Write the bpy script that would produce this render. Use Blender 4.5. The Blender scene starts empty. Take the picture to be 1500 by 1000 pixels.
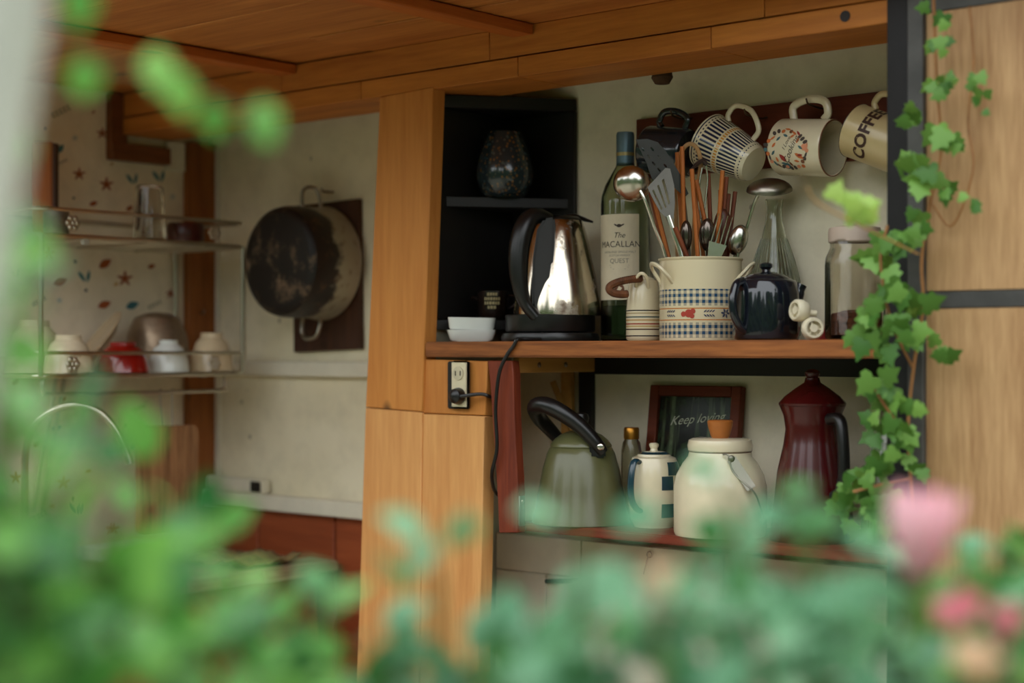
import bpy, bmesh, math, random
from mathutils import Vector, Matrix
random.seed(7)
S = bpy.context.scene
COL = S.collection
PI = math.pi

# ------------------------------------------------------------------ camera, world, exposure
F = 2412.0                       # focal length in pixels of the 1500x1000 frame
CX, HOR = 750.0, 515.0           # column of the view axis, row of the horizon
EYE = 1.40                       # eye height
AL = math.radians(41.05)         # yaw between the view axis and the back wall's normal
CA, SA = math.cos(AL), math.sin(AL)
DC = 3.02                        # distance to the niche corner, which is the world origin
cam_d = bpy.data.cameras.new('camera'); cam = bpy.data.objects.new('camera', cam_d); COL.objects.link(cam)
cam.location = (DC * SA, -DC * CA, EYE)
cam.rotation_euler = (PI / 2, 0, AL)
cam_d.sensor_width = 36; cam_d.lens = F * 36 / 1500
cam_d.shift_y = (HOR - 500) / 1500
cam_d.clip_start = .02
cam_d.dof.use_dof = True; cam_d.dof.focus_distance = 2.58; cam_d.dof.aperture_fstop = 2.0
S.camera = cam
w = bpy.data.worlds.new('overcast'); S.world = w; w.use_nodes = True
bg = w.node_tree.nodes['Background']; bg.inputs[0].default_value = (.93, .97, 1.0, 1); bg.inputs[1].default_value = 1.0
S.view_settings.view_transform = 'Standard'; S.view_settings.look = 'None'
S.view_settings.gamma = 1; S.view_settings.exposure = 1.55
try: S.view_settings.use_curve_mapping = False
except Exception: pass

# ------------------------------------------------------------------ pixel rays to points on known planes
def onY(u, Y):
    r = (u - CX) / F; Z = (DC * CA + Y) / (CA + SA * r); x = r * Z
    return (CA * x - SA * (Z - DC), Y, Z)
def onX(u, X):
    r = (u - CX) / F; Z = (X - SA * DC) / (CA * r - SA); x = r * Z
    return (X, SA * x + CA * (Z - DC), Z)
def at(u, v, Z):
    x = (u - CX) / F * Z
    return Vector((CA * x - SA * (Z - DC), SA * x + CA * (Z - DC), EYE + (HOR - v) / F * Z))
def zz(v, Z): return EYE + (HOR - v) / F * Z
def pY(u, v, Y): a = onY(u, Y); return Vector((a[0], Y, zz(v, a[2])))
def pX(u, v, X): a = onX(u, X); return Vector((X, a[1], zz(v, a[2])))

class Fr:
    """frame of a thing that stands on a support: x to the right, z up, y away; photo lengths to metres at its own distance"""
    def __init__(s, u0, zb, Y=None, X=None):
        p = onY(u0, Y) if X is None else onX(u0, X)
        s.u0 = u0; s.Z = p[2]; s.s = p[2] / F; s.o = Vector((p[0], p[1], zb)); s.v0 = HOR - (zb - EYE) / s.s
    def __call__(s, u, v, d=0.0): return Vector(((u - s.u0) * s.s, d, (s.v0 - v) * s.s))
    def h(s, v): return (s.v0 - v) * s.s
    def prof(s, pts): return [(r * s.s, max(0, s.h(v))) for r, v in pts]

# ------------------------------------------------------------------ mesh builder
class MB:
    def __init__(s): s.v = []; s.f = []
    def add(s, vs, fs, M=None):
        n = len(s.v)
        s.v += [(M @ Vector(p)) if M is not None else Vector(p) for p in vs]
        s.f += [tuple(i + n for i in f) for f in fs]
        return s
    def box(s, x0, x1, y0, y1, z0, z1, M=None):
        vs = [(x0,y0,z0),(x1,y0,z0),(x1,y1,z0),(x0,y1,z0),(x0,y0,z1),(x1,y0,z1),(x1,y1,z1),(x0,y1,z1)]
        return s.add(vs, [(0,3,2,1),(4,5,6,7),(0,1,5,4),(1,2,6,5),(2,3,7,6),(3,0,4,7)], M)
    def tube(s, pts, r, n=8, closed=False, M=None, flat=1.0):
        pts = [Vector(p) for p in pts]; m = len(pts)
        rs = r if isinstance(r, (list, tuple)) else [r] * m
        vs = []; fs = []; up = None
        for i, p in enumerate(pts):
            if closed: t = pts[(i+1) % m] - pts[i-1]
            else: t = pts[min(i+1, m-1)] - pts[max(i-1, 0)]
            t.normalize()
            if up is None:
                up = Vector((0,0,1)) if abs(t.z) < .9 else Vector((0,1,0))
            a = t.cross(up)
            if a.length < 1e-6: a = t.cross(Vector((1,0,0)))
            a.normalize(); b = a.cross(t).normalized(); up = b
            for k in range(n):
                w_ = 2*PI*k/n
                vs.append(p + a*math.cos(w_)*rs[i] + b*math.sin(w_)*rs[i]*flat)
        for i in range(m if closed else m-1):
            j = (i+1) % m
            for k in range(n):
                l = (k+1) % n
                fs.append((i*n+k, i*n+l, j*n+l, j*n+k))
        if not closed:
            fs.append(tuple(range(n))[::-1]); fs.append(tuple((m-1)*n+k for k in range(n)))
        return s.add(vs, fs, M)
    def lathe(s, prof, n=36, M=None, sy=1.0, power=None):
        vs = []; fs = []; rings = []
        for r, z in prof:
            if r < 1e-6:
                rings.append([len(vs)]); vs.append((0,0,z)); continue
            ring = []
            for k in range(n):
                a = 2*PI*k/n; c = math.cos(a); d = math.sin(a)
                if power:
                    q = (abs(c)**power + abs(d)**power) ** (-1/power); c *= q; d *= q
                ring.append(len(vs)); vs.append((r*c, r*d*sy, z))
            rings.append(ring)
        for A, B in zip(rings, rings[1:]):
            if len(A) == 1 and len(B) == 1: continue
            if len(A) == 1:
                for k in range(n): fs.append((A[0], B[(k+1)%n], B[k]))
            elif len(B) == 1:
                for k in range(n): fs.append((A[k], A[(k+1)%n], B[0]))
            else:
                for k in range(n): fs.append((A[k], A[(k+1)%n], B[(k+1)%n], B[k]))
        return s.add(vs, fs, M)
    def prism(s, poly, y0, y1, M=None):
        """outline in the xz plane, thick along y"""
        n = len(poly)
        vs = [(p[0], y0, p[1]) for p in poly] + [(p[0], y1, p[1]) for p in poly]
        fs = [tuple(range(n)), tuple(range(2*n-1, n-1, -1))]
        fs += [(i, i+n, (i+1)%n+n, (i+1)%n) for i in range(n)]
        return s.add(vs, fs, M)
    def ball(s, c, rx, ry=None, rz=None, n=12, M=None):
        ry = rx if ry is None else ry; rz = rx if rz is None else rz
        pr = [(math.sin(PI*i/8), -math.cos(PI*i/8)) for i in range(9)]; pr[0] = (0,-1); pr[-1] = (0,1)
        T = Matrix.Translation(Vector(c)) @ Matrix.Diagonal((rx, ry, rz, 1))
        return s.lathe(pr, n, (M @ T) if M is not None else T)
    def holed(s, outer, holes, y, t, M=None):
        """plate in the xz plane with real holes"""
        bm = bmesh.new(); es = []
        for loop in [outer] + holes:
            vs = [bm.verts.new((p[0], y, p[1])) for p in loop]
            es += [bm.edges.new((vs[i], vs[(i+1) % len(vs)])) for i in range(len(vs))]
        bmesh.ops.triangle_fill(bm, edges=es, use_beauty=True)
        r = bmesh.ops.extrude_face_region(bm, geom=bm.faces[:])
        for g in r['geom']:
            if isinstance(g, bmesh.types.BMVert): g.co.y += t
        bm.verts.index_update()
        s.add([v.co.copy() for v in bm.verts], [tuple(v.index for v in f.verts) for f in bm.faces], M)
        bm.free(); return s
    def mesh(s, name, mat, bev=0, smooth=True, ang=.7, seg=2):
        bm = bmesh.new(); vs = [bm.verts.new(p) for p in s.v]
        for f in s.f:
            try: bm.faces.new([vs[i] for i in f])
            except ValueError: pass
        bmesh.ops.recalc_face_normals(bm, faces=bm.faces[:])
        if bev:
            es = [e for e in bm.edges if len(e.link_faces) == 2 and e.calc_face_angle(0) > .5]
            bmesh.ops.bevel(bm, geom=es, offset=bev, segments=seg, affect='EDGES', clamp_overlap=True)
        if smooth:
            for f in bm.faces: f.smooth = True
            for e in bm.edges:
                if len(e.link_faces) == 2 and e.calc_face_angle(0) > ang: e.smooth = False
        me = bpy.data.meshes.new(name); bm.to_mesh(me); bm.free()
        if mat is not None: me.materials.append(mat)
        return me
    def build(s, name, mat, parent=None, bev=0, smooth=True, ang=.7, seg=2):
        o = bpy.data.objects.new(name, s.mesh(name, mat, bev, smooth, ang, seg)); COL.objects.link(o)
        if parent is not None: o.parent = parent
        return o

def tag(o, label, cat, group=None):
    o['label'] = label; o['category'] = cat
    if group: o['group'] = group
    return o
def empty(name, loc, rz=0.0, label=None, cat=None, group=None):
    o = bpy.data.objects.new(name, None); COL.objects.link(o); o.location = loc; o.rotation_euler = (0, 0, rz)
    o.empty_display_size = .02
    if label: tag(o, label, cat, group)
    return o
def thing(name, fr, label, cat, group=None): return empty(name, fr.o, AL, label, cat, group)
def struct(o): o['kind'] = 'structure'; return o
def curve_pts(ctrl, n=8):
    """Catmull-Rom through the control points"""
    c = [Vector(p) for p in ctrl]; c = [c[0]*2 - c[1]] + c + [c[-1]*2 - c[-2]]; out = []
    for i in range(1, len(c)-2):
        for k in range(n):
            t = k/n; a, b, d, e = c[i-1], c[i], c[i+1], c[i+2]
            out.append(.5*((2*b) + (d-a)*t + (2*a-5*b+4*d-e)*t*t + (3*b-a-3*d+e)*t**3))
    out.append(c[-2]); return out
def axes(x, z, o=(0,0,0)):
    z = Vector(z).normalized(); x = Vector(x); x = (x - z*x.dot(z)).normalized(); y = z.cross(x)
    M = Matrix((x, y, z)).transposed().to_4x4(); M.translation = Vector(o); return M
def text(txt, size, shear=0.0, fat=0.0, space=1.0):
    cu = bpy.data.curves.new('t', 'FONT'); cu.body = txt; cu.size = size; cu.shear = shear; cu.offset = fat
    cu.space_character = space; cu.align_x = 'CENTER'; cu.align_y = 'CENTER'; cu.resolution_u = 3
    o = bpy.data.objects.new('t', cu); COL.objects.link(o)
    dg = bpy.context.evaluated_depsgraph_get(); dg.update()
    me = o.evaluated_get(dg).to_mesh()
    vs = [(v.co.x, v.co.y) for v in me.vertices]; fs = [tuple(p.vertices) for p in me.polygons]
    o.evaluated_get(dg).to_mesh_clear(); bpy.data.objects.remove(o); bpy.data.curves.remove(cu)
    return vs, fs
def wrap(mb, vs, fs, rad, z0, a0=0.0, M=None):
    """flat print laid round a turned body; angle 0 looks along local -y"""
    out = []
    for x, y in vs:
        r = rad(z0 + y) if callable(rad) else rad
        a = a0 + x / r
        out.append((r*math.sin(a), -r*math.cos(a), z0 + y))
    return mb.add(out, fs, M)
def ell(cx, cy, a, b, rot=0, n=10):
    c, s_ = math.cos(rot), math.sin(rot); p = []
    for k in range(n):
        t = 2*PI*k/n; x, y = a*math.cos(t), b*math.sin(t); p.append((cx + x*c - y*s_, cy + x*s_ + y*c))
    return p
def leafpoly(cx, cy, L, W, rot):
    c, s_ = math.cos(rot), math.sin(rot)
    pts = [(-.5,0),(-.3,.35),(0,.5),(.28,.32),(.5,0),(.28,-.32),(0,-.5),(-.3,-.35)]
    return [(cx + x*L*c - y*W*s_, cy + x*L*s_ + y*W*c) for x, y in pts]
def fan(poly): return [tuple(range(len(poly)))]

# ------------------------------------------------------------------ materials
def lin(c):
    return tuple(((x/255)/12.92 if x/255 <= .04045 else ((x/255+.055)/1.055)**2.4) for x in c) + (1,)
MATS = {}
class NT:
    def __init__(s, name):
        s.m = bpy.data.materials.new(name); s.m.use_nodes = True; s.t = s.m.node_tree; s.t.nodes.clear()
        s.out = s.t.nodes.new('ShaderNodeOutputMaterial'); s.b = s.t.nodes.new('ShaderNodeBsdfPrincipled')
        s.t.links.new(s.b.outputs[0], s.out.inputs[0])
    def n(s, kind, **kw):
        o = s.t.nodes.new(kind)
        for k, v in kw.items(): setattr(o, k, v)
        return o
    def put(s, sock, val):
        if hasattr(val, 'is_output'): s.t.links.new(val, sock)
        else: sock.default_value = val
    def math(s, op, a, b=0.0, c=0.0):
        o = s.n('ShaderNodeMath', operation=op); s.put(o.inputs[0], a); s.put(o.inputs[1], b); s.put(o.inputs[2], c); return o.outputs[0]
    def mix(s, f, a, b):
        o = s.n('ShaderNodeMix', data_type='RGBA'); s.put(o.inputs[0], f); s.put(o.inputs[6], a); s.put(o.inputs[7], b); return o.outputs[2]
    def obj(s): return s.n('ShaderNodeTexCoord').outputs['Object']
    def xyz(s):
        o = s.n('ShaderNodeSeparateXYZ'); s.t.links.new(s.obj(), o.inputs[0]); return o.outputs
    def scaled(s, sc, rnd=True):
        m = s.n('ShaderNodeVectorMath', operation='MULTIPLY'); s.t.links.new(s.obj(), m.inputs[0]); m.inputs[1].default_value = sc
        if not rnd: return m.outputs[0]
        a = s.n('ShaderNodeVectorMath', operation='ADD'); s.t.links.new(m.outputs[0], a.inputs[0])
        r = s.math('MULTIPLY', s.n('ShaderNodeObjectInfo').outputs['Random'], 37.0)
        s.t.links.new(r, a.inputs[1]); return a.outputs[0]
    def noise(s, vec, scale, detail=4, rough=.55, dist=0):
        o = s.n('ShaderNodeTexNoise'); s.put(o.inputs['Vector'], vec); o.inputs['Scale'].default_value = scale
        o.inputs['Detail'].default_value = detail; o.inputs['Roughness'].default_value = rough; o.inputs['Distortion'].default_value = dist
        return o.outputs[0]
    def ramp(s, f, a, b, lo=0.0, hi=1.0):
        o = s.n('ShaderNodeMapRange'); o.clamp = True
        for i, x in enumerate((f, a, b, lo, hi)): s.put(o.inputs[i], x)
        return o.outputs[0]
    def bump(s, h, st=.3, d=.002):
        o = s.n('ShaderNodeBump'); o.inputs['Strength'].default_value = st; o.inputs['Distance'].default_value = d
        s.put(o.inputs['Height'], h); s.t.links.new(o.outputs[0], s.b.inputs['Normal'])
    def set(s, **kw):
        names = dict(col='Base Color', rough='Roughness', metal='Metallic', spec='Specular IOR Level', trans='Transmission Weight',
                     ior='IOR', coat='Coat Weight', coatr='Coat Roughness', alpha='Alpha', sss='Subsurface Weight')
        for k, v in kw.items(): s.put(s.b.inputs[names[k]], v)
        return s
def plain(name, col, rough=.5, metal=0.0, var=.12, scale=30, bump=0.0, coat=0.0, spec=.5):
    """one colour with a little mottling and, if asked, fine relief"""
    if name in MATS: return MATS[name]
    t = NT(name); c = lin(col); v = t.scaled((1,1,1))
    nz = t.noise(v, scale, 4)
    t.set(col=t.mix(t.ramp(nz, .3, .7), tuple(x*(1-var) for x in c[:3])+(1,), tuple(min(1, x*(1+var)) for x in c[:3])+(1,)),
          rough=rough, metal=metal, coat=coat, spec=spec)
    if bump: t.bump(t.noise(v, scale*6, 3), bump, .001)
    MATS[name] = t.m; return t.m
def wood(name, dark, light, axis='X', rough=.55, knots=True, k=1.0, bump=.25, fine=.35):
    if name in MATS: return MATS[name]
    t = NT(name); st = {'X': (1.1,13,13), 'Y': (13,1.1,13), 'Z': (13,13,1.1)}[axis]
    v = t.scaled(tuple(a*k for a in st))
    n1 = t.noise(v, 1.6, 5, .6, .6); n2 = t.noise(v, 9.0, 3, .6)
    f = t.math('ADD', t.math('MULTIPLY', n1, 1-fine), t.math('MULTIPLY', n2, fine))
    col = t.mix(t.ramp(f, .33, .67), lin(dark), lin(light))
    if knots:
        kv = {'X': (8,14,14), 'Y': (14,8,14), 'Z': (14,14,8)}[axis]
        vo = t.n('ShaderNodeTexVoronoi'); t.put(vo.inputs['Vector'], t.scaled(tuple(a*.62 for a in kv))); vo.inputs['Scale'].default_value = 1.0
        kn = t.ramp(vo.outputs['Distance'], .07, .14, 1, 0)
        col = t.mix(t.math('MULTIPLY', kn, .8), col, lin(tuple(x*.36 for x in dark)))
    t.set(col=col, rough=rough, spec=.35); t.bump(n2, bump, .001)
    MATS[name] = t.m; return t.m
def plaster(name, col, stain, spot=.5, sc=1.0):
    if name in MATS: return MATS[name]
    t = NT(name); v = t.scaled((1,1,1), False)
    big = t.noise(v, 2.6*sc, 6, .6, .4); mid = t.noise(v, 16*sc, 5, .6)
    c = t.mix(t.ramp(big, .40, .72), lin(col), lin(stain))
    c = t.mix(t.ramp(mid, .45, .75, 0, .35), c, lin(tuple(x*.82 for x in stain)))
    vo = t.n('ShaderNodeTexVoronoi'); t.put(vo.inputs['Vector'], v); vo.inputs['Scale'].default_value = 17; vo.inputs['Randomness'].default_value = 1
    sp = t.math('MULTIPLY', t.ramp(vo.outputs['Distance'], .06, .11, 1, 0), t.math('GREATER_THAN', t.noise(v, 5.0, 2), .56))
    c = t.mix(t.math('MULTIPLY', sp, spot), c, lin((70,60,42)))
    t.set(col=c, rough=.75, spec=.25); t.bump(mid, .12, .002)
    MATS[name] = t.m; return t.m
def glass(name, col=(235,240,232), rough=.03, ior=1.45):
    if name in MATS: return MATS[name]
    t = NT(name); t.set(col=lin(col), rough=rough, trans=1.0, ior=ior); MATS[name] = t.m; return t.m
def leafmat(name, a, b, trans=.35):
    if name in MATS: return MATS[name]
    t = NT(name); r = t.n('ShaderNodeObjectInfo').outputs['Random']
    c = t.mix(r, lin(a), lin(b)); n_ = t.noise(t.scaled((1,1,1)), 60, 2)
    c = t.mix(t.ramp(n_, .3, .7, 0, .3), c, lin(tuple(x*.75 for x in a)))
    t.set(col=c, rough=.45, spec=.4)
    tr = t.n('ShaderNodeBsdfTranslucent'); t.put(tr.inputs[0], c); mx = t.n('ShaderNodeMixShader'); mx.inputs[0].default_value = trans
    t.t.links.new(t.b.outputs[0], mx.inputs[1]); t.t.links.new(tr.outputs[0], mx.inputs[2]); t.t.links.new(mx.outputs[0], t.out.inputs[0])
    MATS[name] = t.m; return t.m
def wornmetal(name, base, rust, lo=.45, hi=.6, rough=.35, metal=1.0, scale=9):
    if name in MATS: return MATS[name]
    t = NT(name); v = t.scaled((1,1,1)); f = t.ramp(t.noise(v, scale, 7, .7), lo, hi)
    t.set(col=t.mix(f, lin(base), lin(rust)), rough=t.ramp(f, 0, 1, rough, .75), metal=t.ramp(f, 0, 1, metal, .1))
    t.bump(t.noise(v, scale*5, 4), .1, .001); MATS[name] = t.m; return t.m

BEAM = wood('beam_wood', (158,90,32), (206,132,56), 'X')
CEILW = wood('ceiling_wood', (160,94,40), (206,138,70), 'X', k=.8)
BATT = wood('batten_wood', (160,84,32), (196,112,46), 'Y')
POST = wood('post_pine', (184,112,48), (214,146,72), 'Z', k=.8)
POSTL = wood('post_pine_lit', (200,136,76), (230,172,106), 'Z', k=.8)  # lower boards' pine, lightened: light from below and front put into the colour
SHELFW = wood('shelf_wood', (106,58,26), (168,102,50), 'X', knots=False, fine=.6)
REDW = wood('red_brown_wood', (92,34,18), (140,62,34), 'Z', knots=False, fine=.5)
REDX = wood('red_brown_board', (92,34,18), (136,58,34), 'X', knots=False, fine=.5)
MUGB = wood('mug_board_wood', (88,34,16), (122,54,26), 'X', knots=False)
DARKW = wood('dark_wood', (48,28,20), (82,50,32), 'Z', knots=False)
WAINS = wood('wainscot_wood', (128,58,28), (160,80,42), 'X', knots=False)
BLACK = plain('black_paint', (15,12,11), .5, var=.3, bump=.1)
BLACKP = plain('black_plastic', (20,19,19), .32, var=.1)
STEEL = plain('polished_steel', (205,200,190), .22, 1.0, var=.06)
CHROME = plain('chrome_wire', (190,182,165), .28, 1.0, var=.1)
OLDST = wornmetal('tarnished_steel', (150,142,130), (78,62,48), .5, .8, .3)
WALLM = plaster('mug_wall_plaster', (240,231,204), (226,215,182))
PALEP = plain('pale_paint', (222,216,196), .6, var=.1, scale=12, bump=.15)
IVORY = plain('ivory_glaze', (226,214,182), .22, var=.05, coat=.4)
WHITEC = plain('white_ceramic', (222,226,220), .25, var=.03, coat=.3)
# ------------------------------------------------------------------ the room
XL = onY(308, 0)[0]                         # wallpapered side wall
FRONT = -.24                                # plane of beam and column
CEIL = EYE + .532
struct(MB().box(-40, 40, -40, 40, -.05, 0).build('ground', plain('pale_gravel', (150,146,126), .9, var=.25, scale=3), smooth=False))
struct(MB().box(XL-.1, 2.6, -1.2, .1, 0, .012).build('floor', plain('floor_boards', (120,84,54), .7, var=.2), smooth=False))
wb = struct(MB().box(XL-.1, 2.6, 0, .08, .012, CEIL).build('wall_back', WALLM, smooth=False))
paper = plaster('wallpaper_ground', (236,224,200), (222,208,180), .15)
wl = struct(MB().box(XL-.08, XL, -.99, 0, .012, CEIL+.045).build('wall_left', paper, smooth=False))
struct(MB().box(-.11, 0, FRONT+.03, 0, .012, CEIL).build('wall_partition', plaster('partition_plaster', (186,182,160), (160,154,130)), smooth=False))

# ceiling planks and battens
ce = struct(MB().box(XL-.1, 2.6, -.395, .08, CEIL+.022, CEIL+.045).box(XL-.1, .62, -.99, -.395, CEIL+.022, CEIL+.045).build('ceiling', CEILW, smooth=False))
y = .0; k = 0
while y > -.97:
    x0 = XL
    for x1 in ((.34, 1.02), (-.12, 1.02), (.25, .62), (-.4, .62), (.1, .62))[k % 5]:
        MB().box(x0+.001, x1-.001, y-.1915, y, CEIL + random.uniform(0, .004), CEIL+.022).build('plank', CEILW, ce, bev=.0015, seg=1)
        x0 = x1
    y -= .196; k += 1
tb = struct(empty('trim_1', (0, 0, 0)))
for X in (-.34, .235):
    MB().box(X-.022, X+.022, -.985, FRONT-.002, CEIL-.018, CEIL-.0005).build('batten', BATT, tb, bev=.002, seg=1)

# beam: upper boards and lower strip, each board a piece of its own
be = struct(empty('trim_2', (0, 0, EYE)))
XR = onY(1322, FRONT)[0]
def row(cuts, z0, z1, yf, mat):
    xs = [XL] + [onY(u, FRONT)[0] for u in cuts] + [XR]
    for a, b in zip(xs, xs[1:]):
        d = random.uniform(0, .0015)
        MB().box(a+.0007, b-.0007, yf-d, -.11, z0, z1).build('board', mat, be, bev=.0012, seg=1)
row((412, 717, 1120), .484, .532, FRONT, BEAM)
row((530, 760, 1043), .449, .4815, FRONT-.002, BEAM)
MB().tube([(onY(1240, FRONT)[0], FRONT-.003, .467), (onY(1240, FRONT)[0], FRONT-.0045, .467)], .008, 14).build('bolt_hole', BLACK, be)
wasp = MB().lathe([(0,-.012),(.012,-.01),(.018,0),(.015,.012),(0,.014)], 14).build('wasp_nest', plain('nest_mud', (82,56,34), .9, var=.3, bump=.4))
wasp.location = (onY(970, -.09)[0], -.09, EYE + .447); tag(wasp, 'small brown mud wasp nest stuck under the ceiling beam', 'wasp nest')

# frame round the beam's end on the side wall
en = struct(empty('trim_3', (0, 0, 0))); BRW = wood('brown_frame_wood', (92,50,24), (130,76,38), 'Y')
a = pX(155, 150, XL); b = pX(175, 235, XL)
MB().box(XL, XL+.02, a.y, a.y+.04, EYE+.40, CEIL-.001).build('board', BRW, en, bev=.001, seg=1)
MB().box(XL, XL+.025, a.y+.001, pX(240, 220, XL).y, EYE+.395, EYE+.43).build('board', BRW, en, bev=.001, seg=1)
MB().box(XL, XL+.012, pX(240,220,XL).y+.001, pX(266,220,XL).y, EYE+.385, EYE+.445).build('patch', PALEP, en)

# corner post
yc = pX(268, 400, XL).y
struct(MB().box(XL+.0005, XL+.022, yc, -.001, .95, EYE+.449).build('trim_4', wood('corner_post_wood', (120,66,26), (164,98,44), 'Z'), bev=.0015, seg=1))
struct(MB().box(XL+.0225, XL+.037, -.006, -.0003, EYE-.27, EYE+.44).build('trim_5', PALEP, bev=.001, seg=1))

# column: pine boards
co = struct(empty('trim_6', (0, 0, 0)))
def board_px(quad, Y, t, mat, parent, name='board', bev=.0015):
    """board with a slightly crooked outline; its front lies in the plane Y"""
    P = [pY(u, v, Y) for u, v in quad]
    return MB().prism([(p.x, p.z) for p in P], Y, Y+t).build(name, mat, parent, bev=bev, seg=1)
board_px([(522,1010),(613,1010),(618,604),(535,597)], FRONT-.004, .03, POSTL, co)
board_px([(535.2,596.2),(618.4,603),(635,127),(556,142)], FRONT-.004, .03, POST, co)
board_px([(614.5,1010),(701,1010),(709,609.5),(619.5,606)], FRONT-.001, .03, POSTL, co)
board_px([(619.6,605),(711,608.6),(714,529),(622,526)], FRONT+.0005, .028, POST, co)
MB().box(-.125, -.001, FRONT+.03, -.005, .012, EYE+.448).build('core', POST, co, smooth=False)

# ledges and wainscot on the back wall
def ledge(n, u0, u1, vt, vb, um, d, mat=PALEP):
    Z = onY(um, 0)[2]
    return struct(MB().box(onY(u0,0)[0], onY(u1,0)[0], -d, -.0005, zz(vb, Z), zz(vt, Z)).build(n, mat, bev=.002, seg=1))
ledge('trim_7', 309, 640, 529, 551, 430, .018)
ledge('trim_8', 300, 640, 723, 745, 400, .035)
Z = onY(400,0)[2]
wa = struct(empty('wainscot', (0, 0, 0)))
for u0, u1 in ((309, 385), (386, 497), (498.5, 640)):
    MB().box(onY(u0,0)[0]+.001, onY(u1,0)[0]-.001, -.014, -.0005, .012, zz(745.5, Z)).build('panel', WAINS, wa, bev=.002, seg=1)

# pale boards under the lower shelf
lw = struct(empty('wall_cladding', (0, 0, 0)))
X0 = .004; YP = -.05
def clad(u0, u1, v0, v1):
    xa = max(X0, onY(u0, YP)[0]); xb = onY(u1, YP)[0]; Z = onY(850, YP)[2]
    MB().box(xa+.0008, xb-.0008, YP, YP+.012, zz(v1, Z), zz(v0, Z)-.0012).build('panel', PALEP, lw, bev=.0015, seg=1)
clad(700, 851, 790, 846); clad(700, 800, 846, 1100); clad(800, 851, 846, 1100); clad(851, 1060, 790, 1100); clad(1060, 1330, 790, 1100)

# outside wall to the right with dark iron frame
fr = struct(empty('trim_9', (0, 0, 0)))
Yf = -.262
IRON = plain('dark_iron', (15,13,13), .5, .3, var=.35, bump=.2)
GREYI = plain('weathered_grey_iron', (74,73,70), .6, .2, var=.3, scale=18, bump=.2)
MB().box(onY(1299, -.25)[0], onY(1331, -.25)[0], -.25, -.2, .012, CEIL-.001).build('upright', IRON, fr, bev=.001, seg=1)
MB().box(onY(1330, -.27)[0], onY(1353, -.27)[0], -.272, -.19, .012, CEIL-.001).build('upright', GREYI, fr, bev=.001, seg=1)
wr = struct(empty('wall_right', (0, 0, 0)))
DOORW = wood('outside_ply', (152,112,72), (196,158,112), 'Z', knots=False, k=1.3, fine=.5)
xs = [onY(1353.5, Yf)[0], onY(1432, Yf)[0], onY(1512, Yf)[0]]
xs += [xs[-1] + .16*i for i in range(1, 8)]
ZR = onY(1430, Yf)[2]
rows = [(.03, zz(451, ZR)), (zz(425, ZR), zz(9, ZR)), (zz(-14, ZR), CEIL-.001)]
for z0, z1 in rows:
    MB().box(xs[0], 2.5, Yf, Yf+.015, z0, z1).build('plywood', DOORW, wr, bev=.001, seg=1)
for v0, v1, ul in ((425, 451, 1376), (-14, 9, 1356)):
    MB().box(xs[0], 2.5, Yf-.001, Yf+.014, zz(v1, ZR)+.0005, zz(v0, ZR)-.0005).build('strap', GREYI, wr, bev=.001, seg=1)

# printed leaves of the wallpaper: flat print a hair proud of the paper
PR = {}
def motif(col, poly_px, s=1.0):
    P = [pX(u, v, XL+.0006) for u, v in poly_px]
    mb = PR.setdefault(col, MB()); mb.add(P, fan(P))
def leaf_print(col, u, v, L, W, deg): motif(col, leafpoly(u, v, L*1.25, W*1.3, -math.radians(deg)))
def star_print(col, u, v, r, n=5):
    for i in range(n): 
        a = i/n*360 + 17; leaf_print(col, u + math.cos(math.radians(a))*r*.5, v - math.sin(math.radians(a))*r*.5, r*1.05, r*.34, a)
def pair_print(col, u, v, r):
    leaf_print(col, u-r*.35, v, r*1.3, r*.38, -55); leaf_print(col, u+r*.45, v-r*.05, r*1.2, r*.36, 80)
def sprig_print(col, u, v, r):
    for i in range(5):
        leaf_print(col, u - r + i*r*.5, v + r*.4 - i*r*.25, r*.45, r*.2, 70); leaf_print(col, u - r*.8 + i*r*.5, v + r*.8 - i*r*.25, r*.45, r*.2, -10)
spots = []
for (c, kind, u, v, r) in [('rust','star',116,255,9),('rust','star',156,270,10),('teal','pair',194,262,11),('teal','pair',233,258,12),('green','sprig',88,162,11),
        ('rust','leaf',137,164,5),('rust','star',150,195,8),('teal','leaf',88,218,12),('dark','sprig',92,236,5),('dark','dot',66,188,2),('pale','star',110,202,5),
        ('rust','leaf',154,386,16),('rust','leaf',88,412,16),('teal','pair',124,405,12),('rust','star',183,408,11),('rust','leaf',153,446,15),('teal','leaf',194,447,15),
        ('ochre','star',70,372,9),('dark','dot',110,383,2.5),('dark','dot',126,425,2.5),('pale','star',87,440,5),('ochre','leaf',170,416,6),('green','sprig',226,445,8),
        ('rust','leaf',137,298,10),('rust','leaf',190,305,9),('dark','dot',108,290,2),('ochre','leaf',164,240,5),('pale','star',253,288,5),('dark','sprig',56,440,8),
        ('teal','leaf',83,628,12),('rust','leaf',55,648,10),('ochre','star',92,706,10),('green','sprig',55,757,11),('teal','pair',112,745,12),('rust','leaf',85,800,11),
        ('ochre','leaf',76,742,7),('dark','dot',108,731,2.5),('ochre','star',165,775,9),('rust','leaf',93,585,9),('green','sprig',203,598,7),('dark','dot',187,623,2.5),
        ('teal','leaf',195,650,10),('ochre','star',22,700,9),('rust','leaf',22,560,10),('teal','pair',20,400,10),('rust','star',250,430,7),('ochre','leaf',130,690,7),('rust','leaf',222,390,9)]:
    if kind == 'star': star_print(c, u, v, r)
    elif kind == 'pair': pair_print(c, u, v, r)
    elif kind == 'sprig': sprig_print(c, u, v, r)
    elif kind == 'dot': motif(c, ell(u, v, r, r))
    else: leaf_print(c, u, v, r*1.1, r*.6, random.choice((20, 35, 50)))
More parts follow.
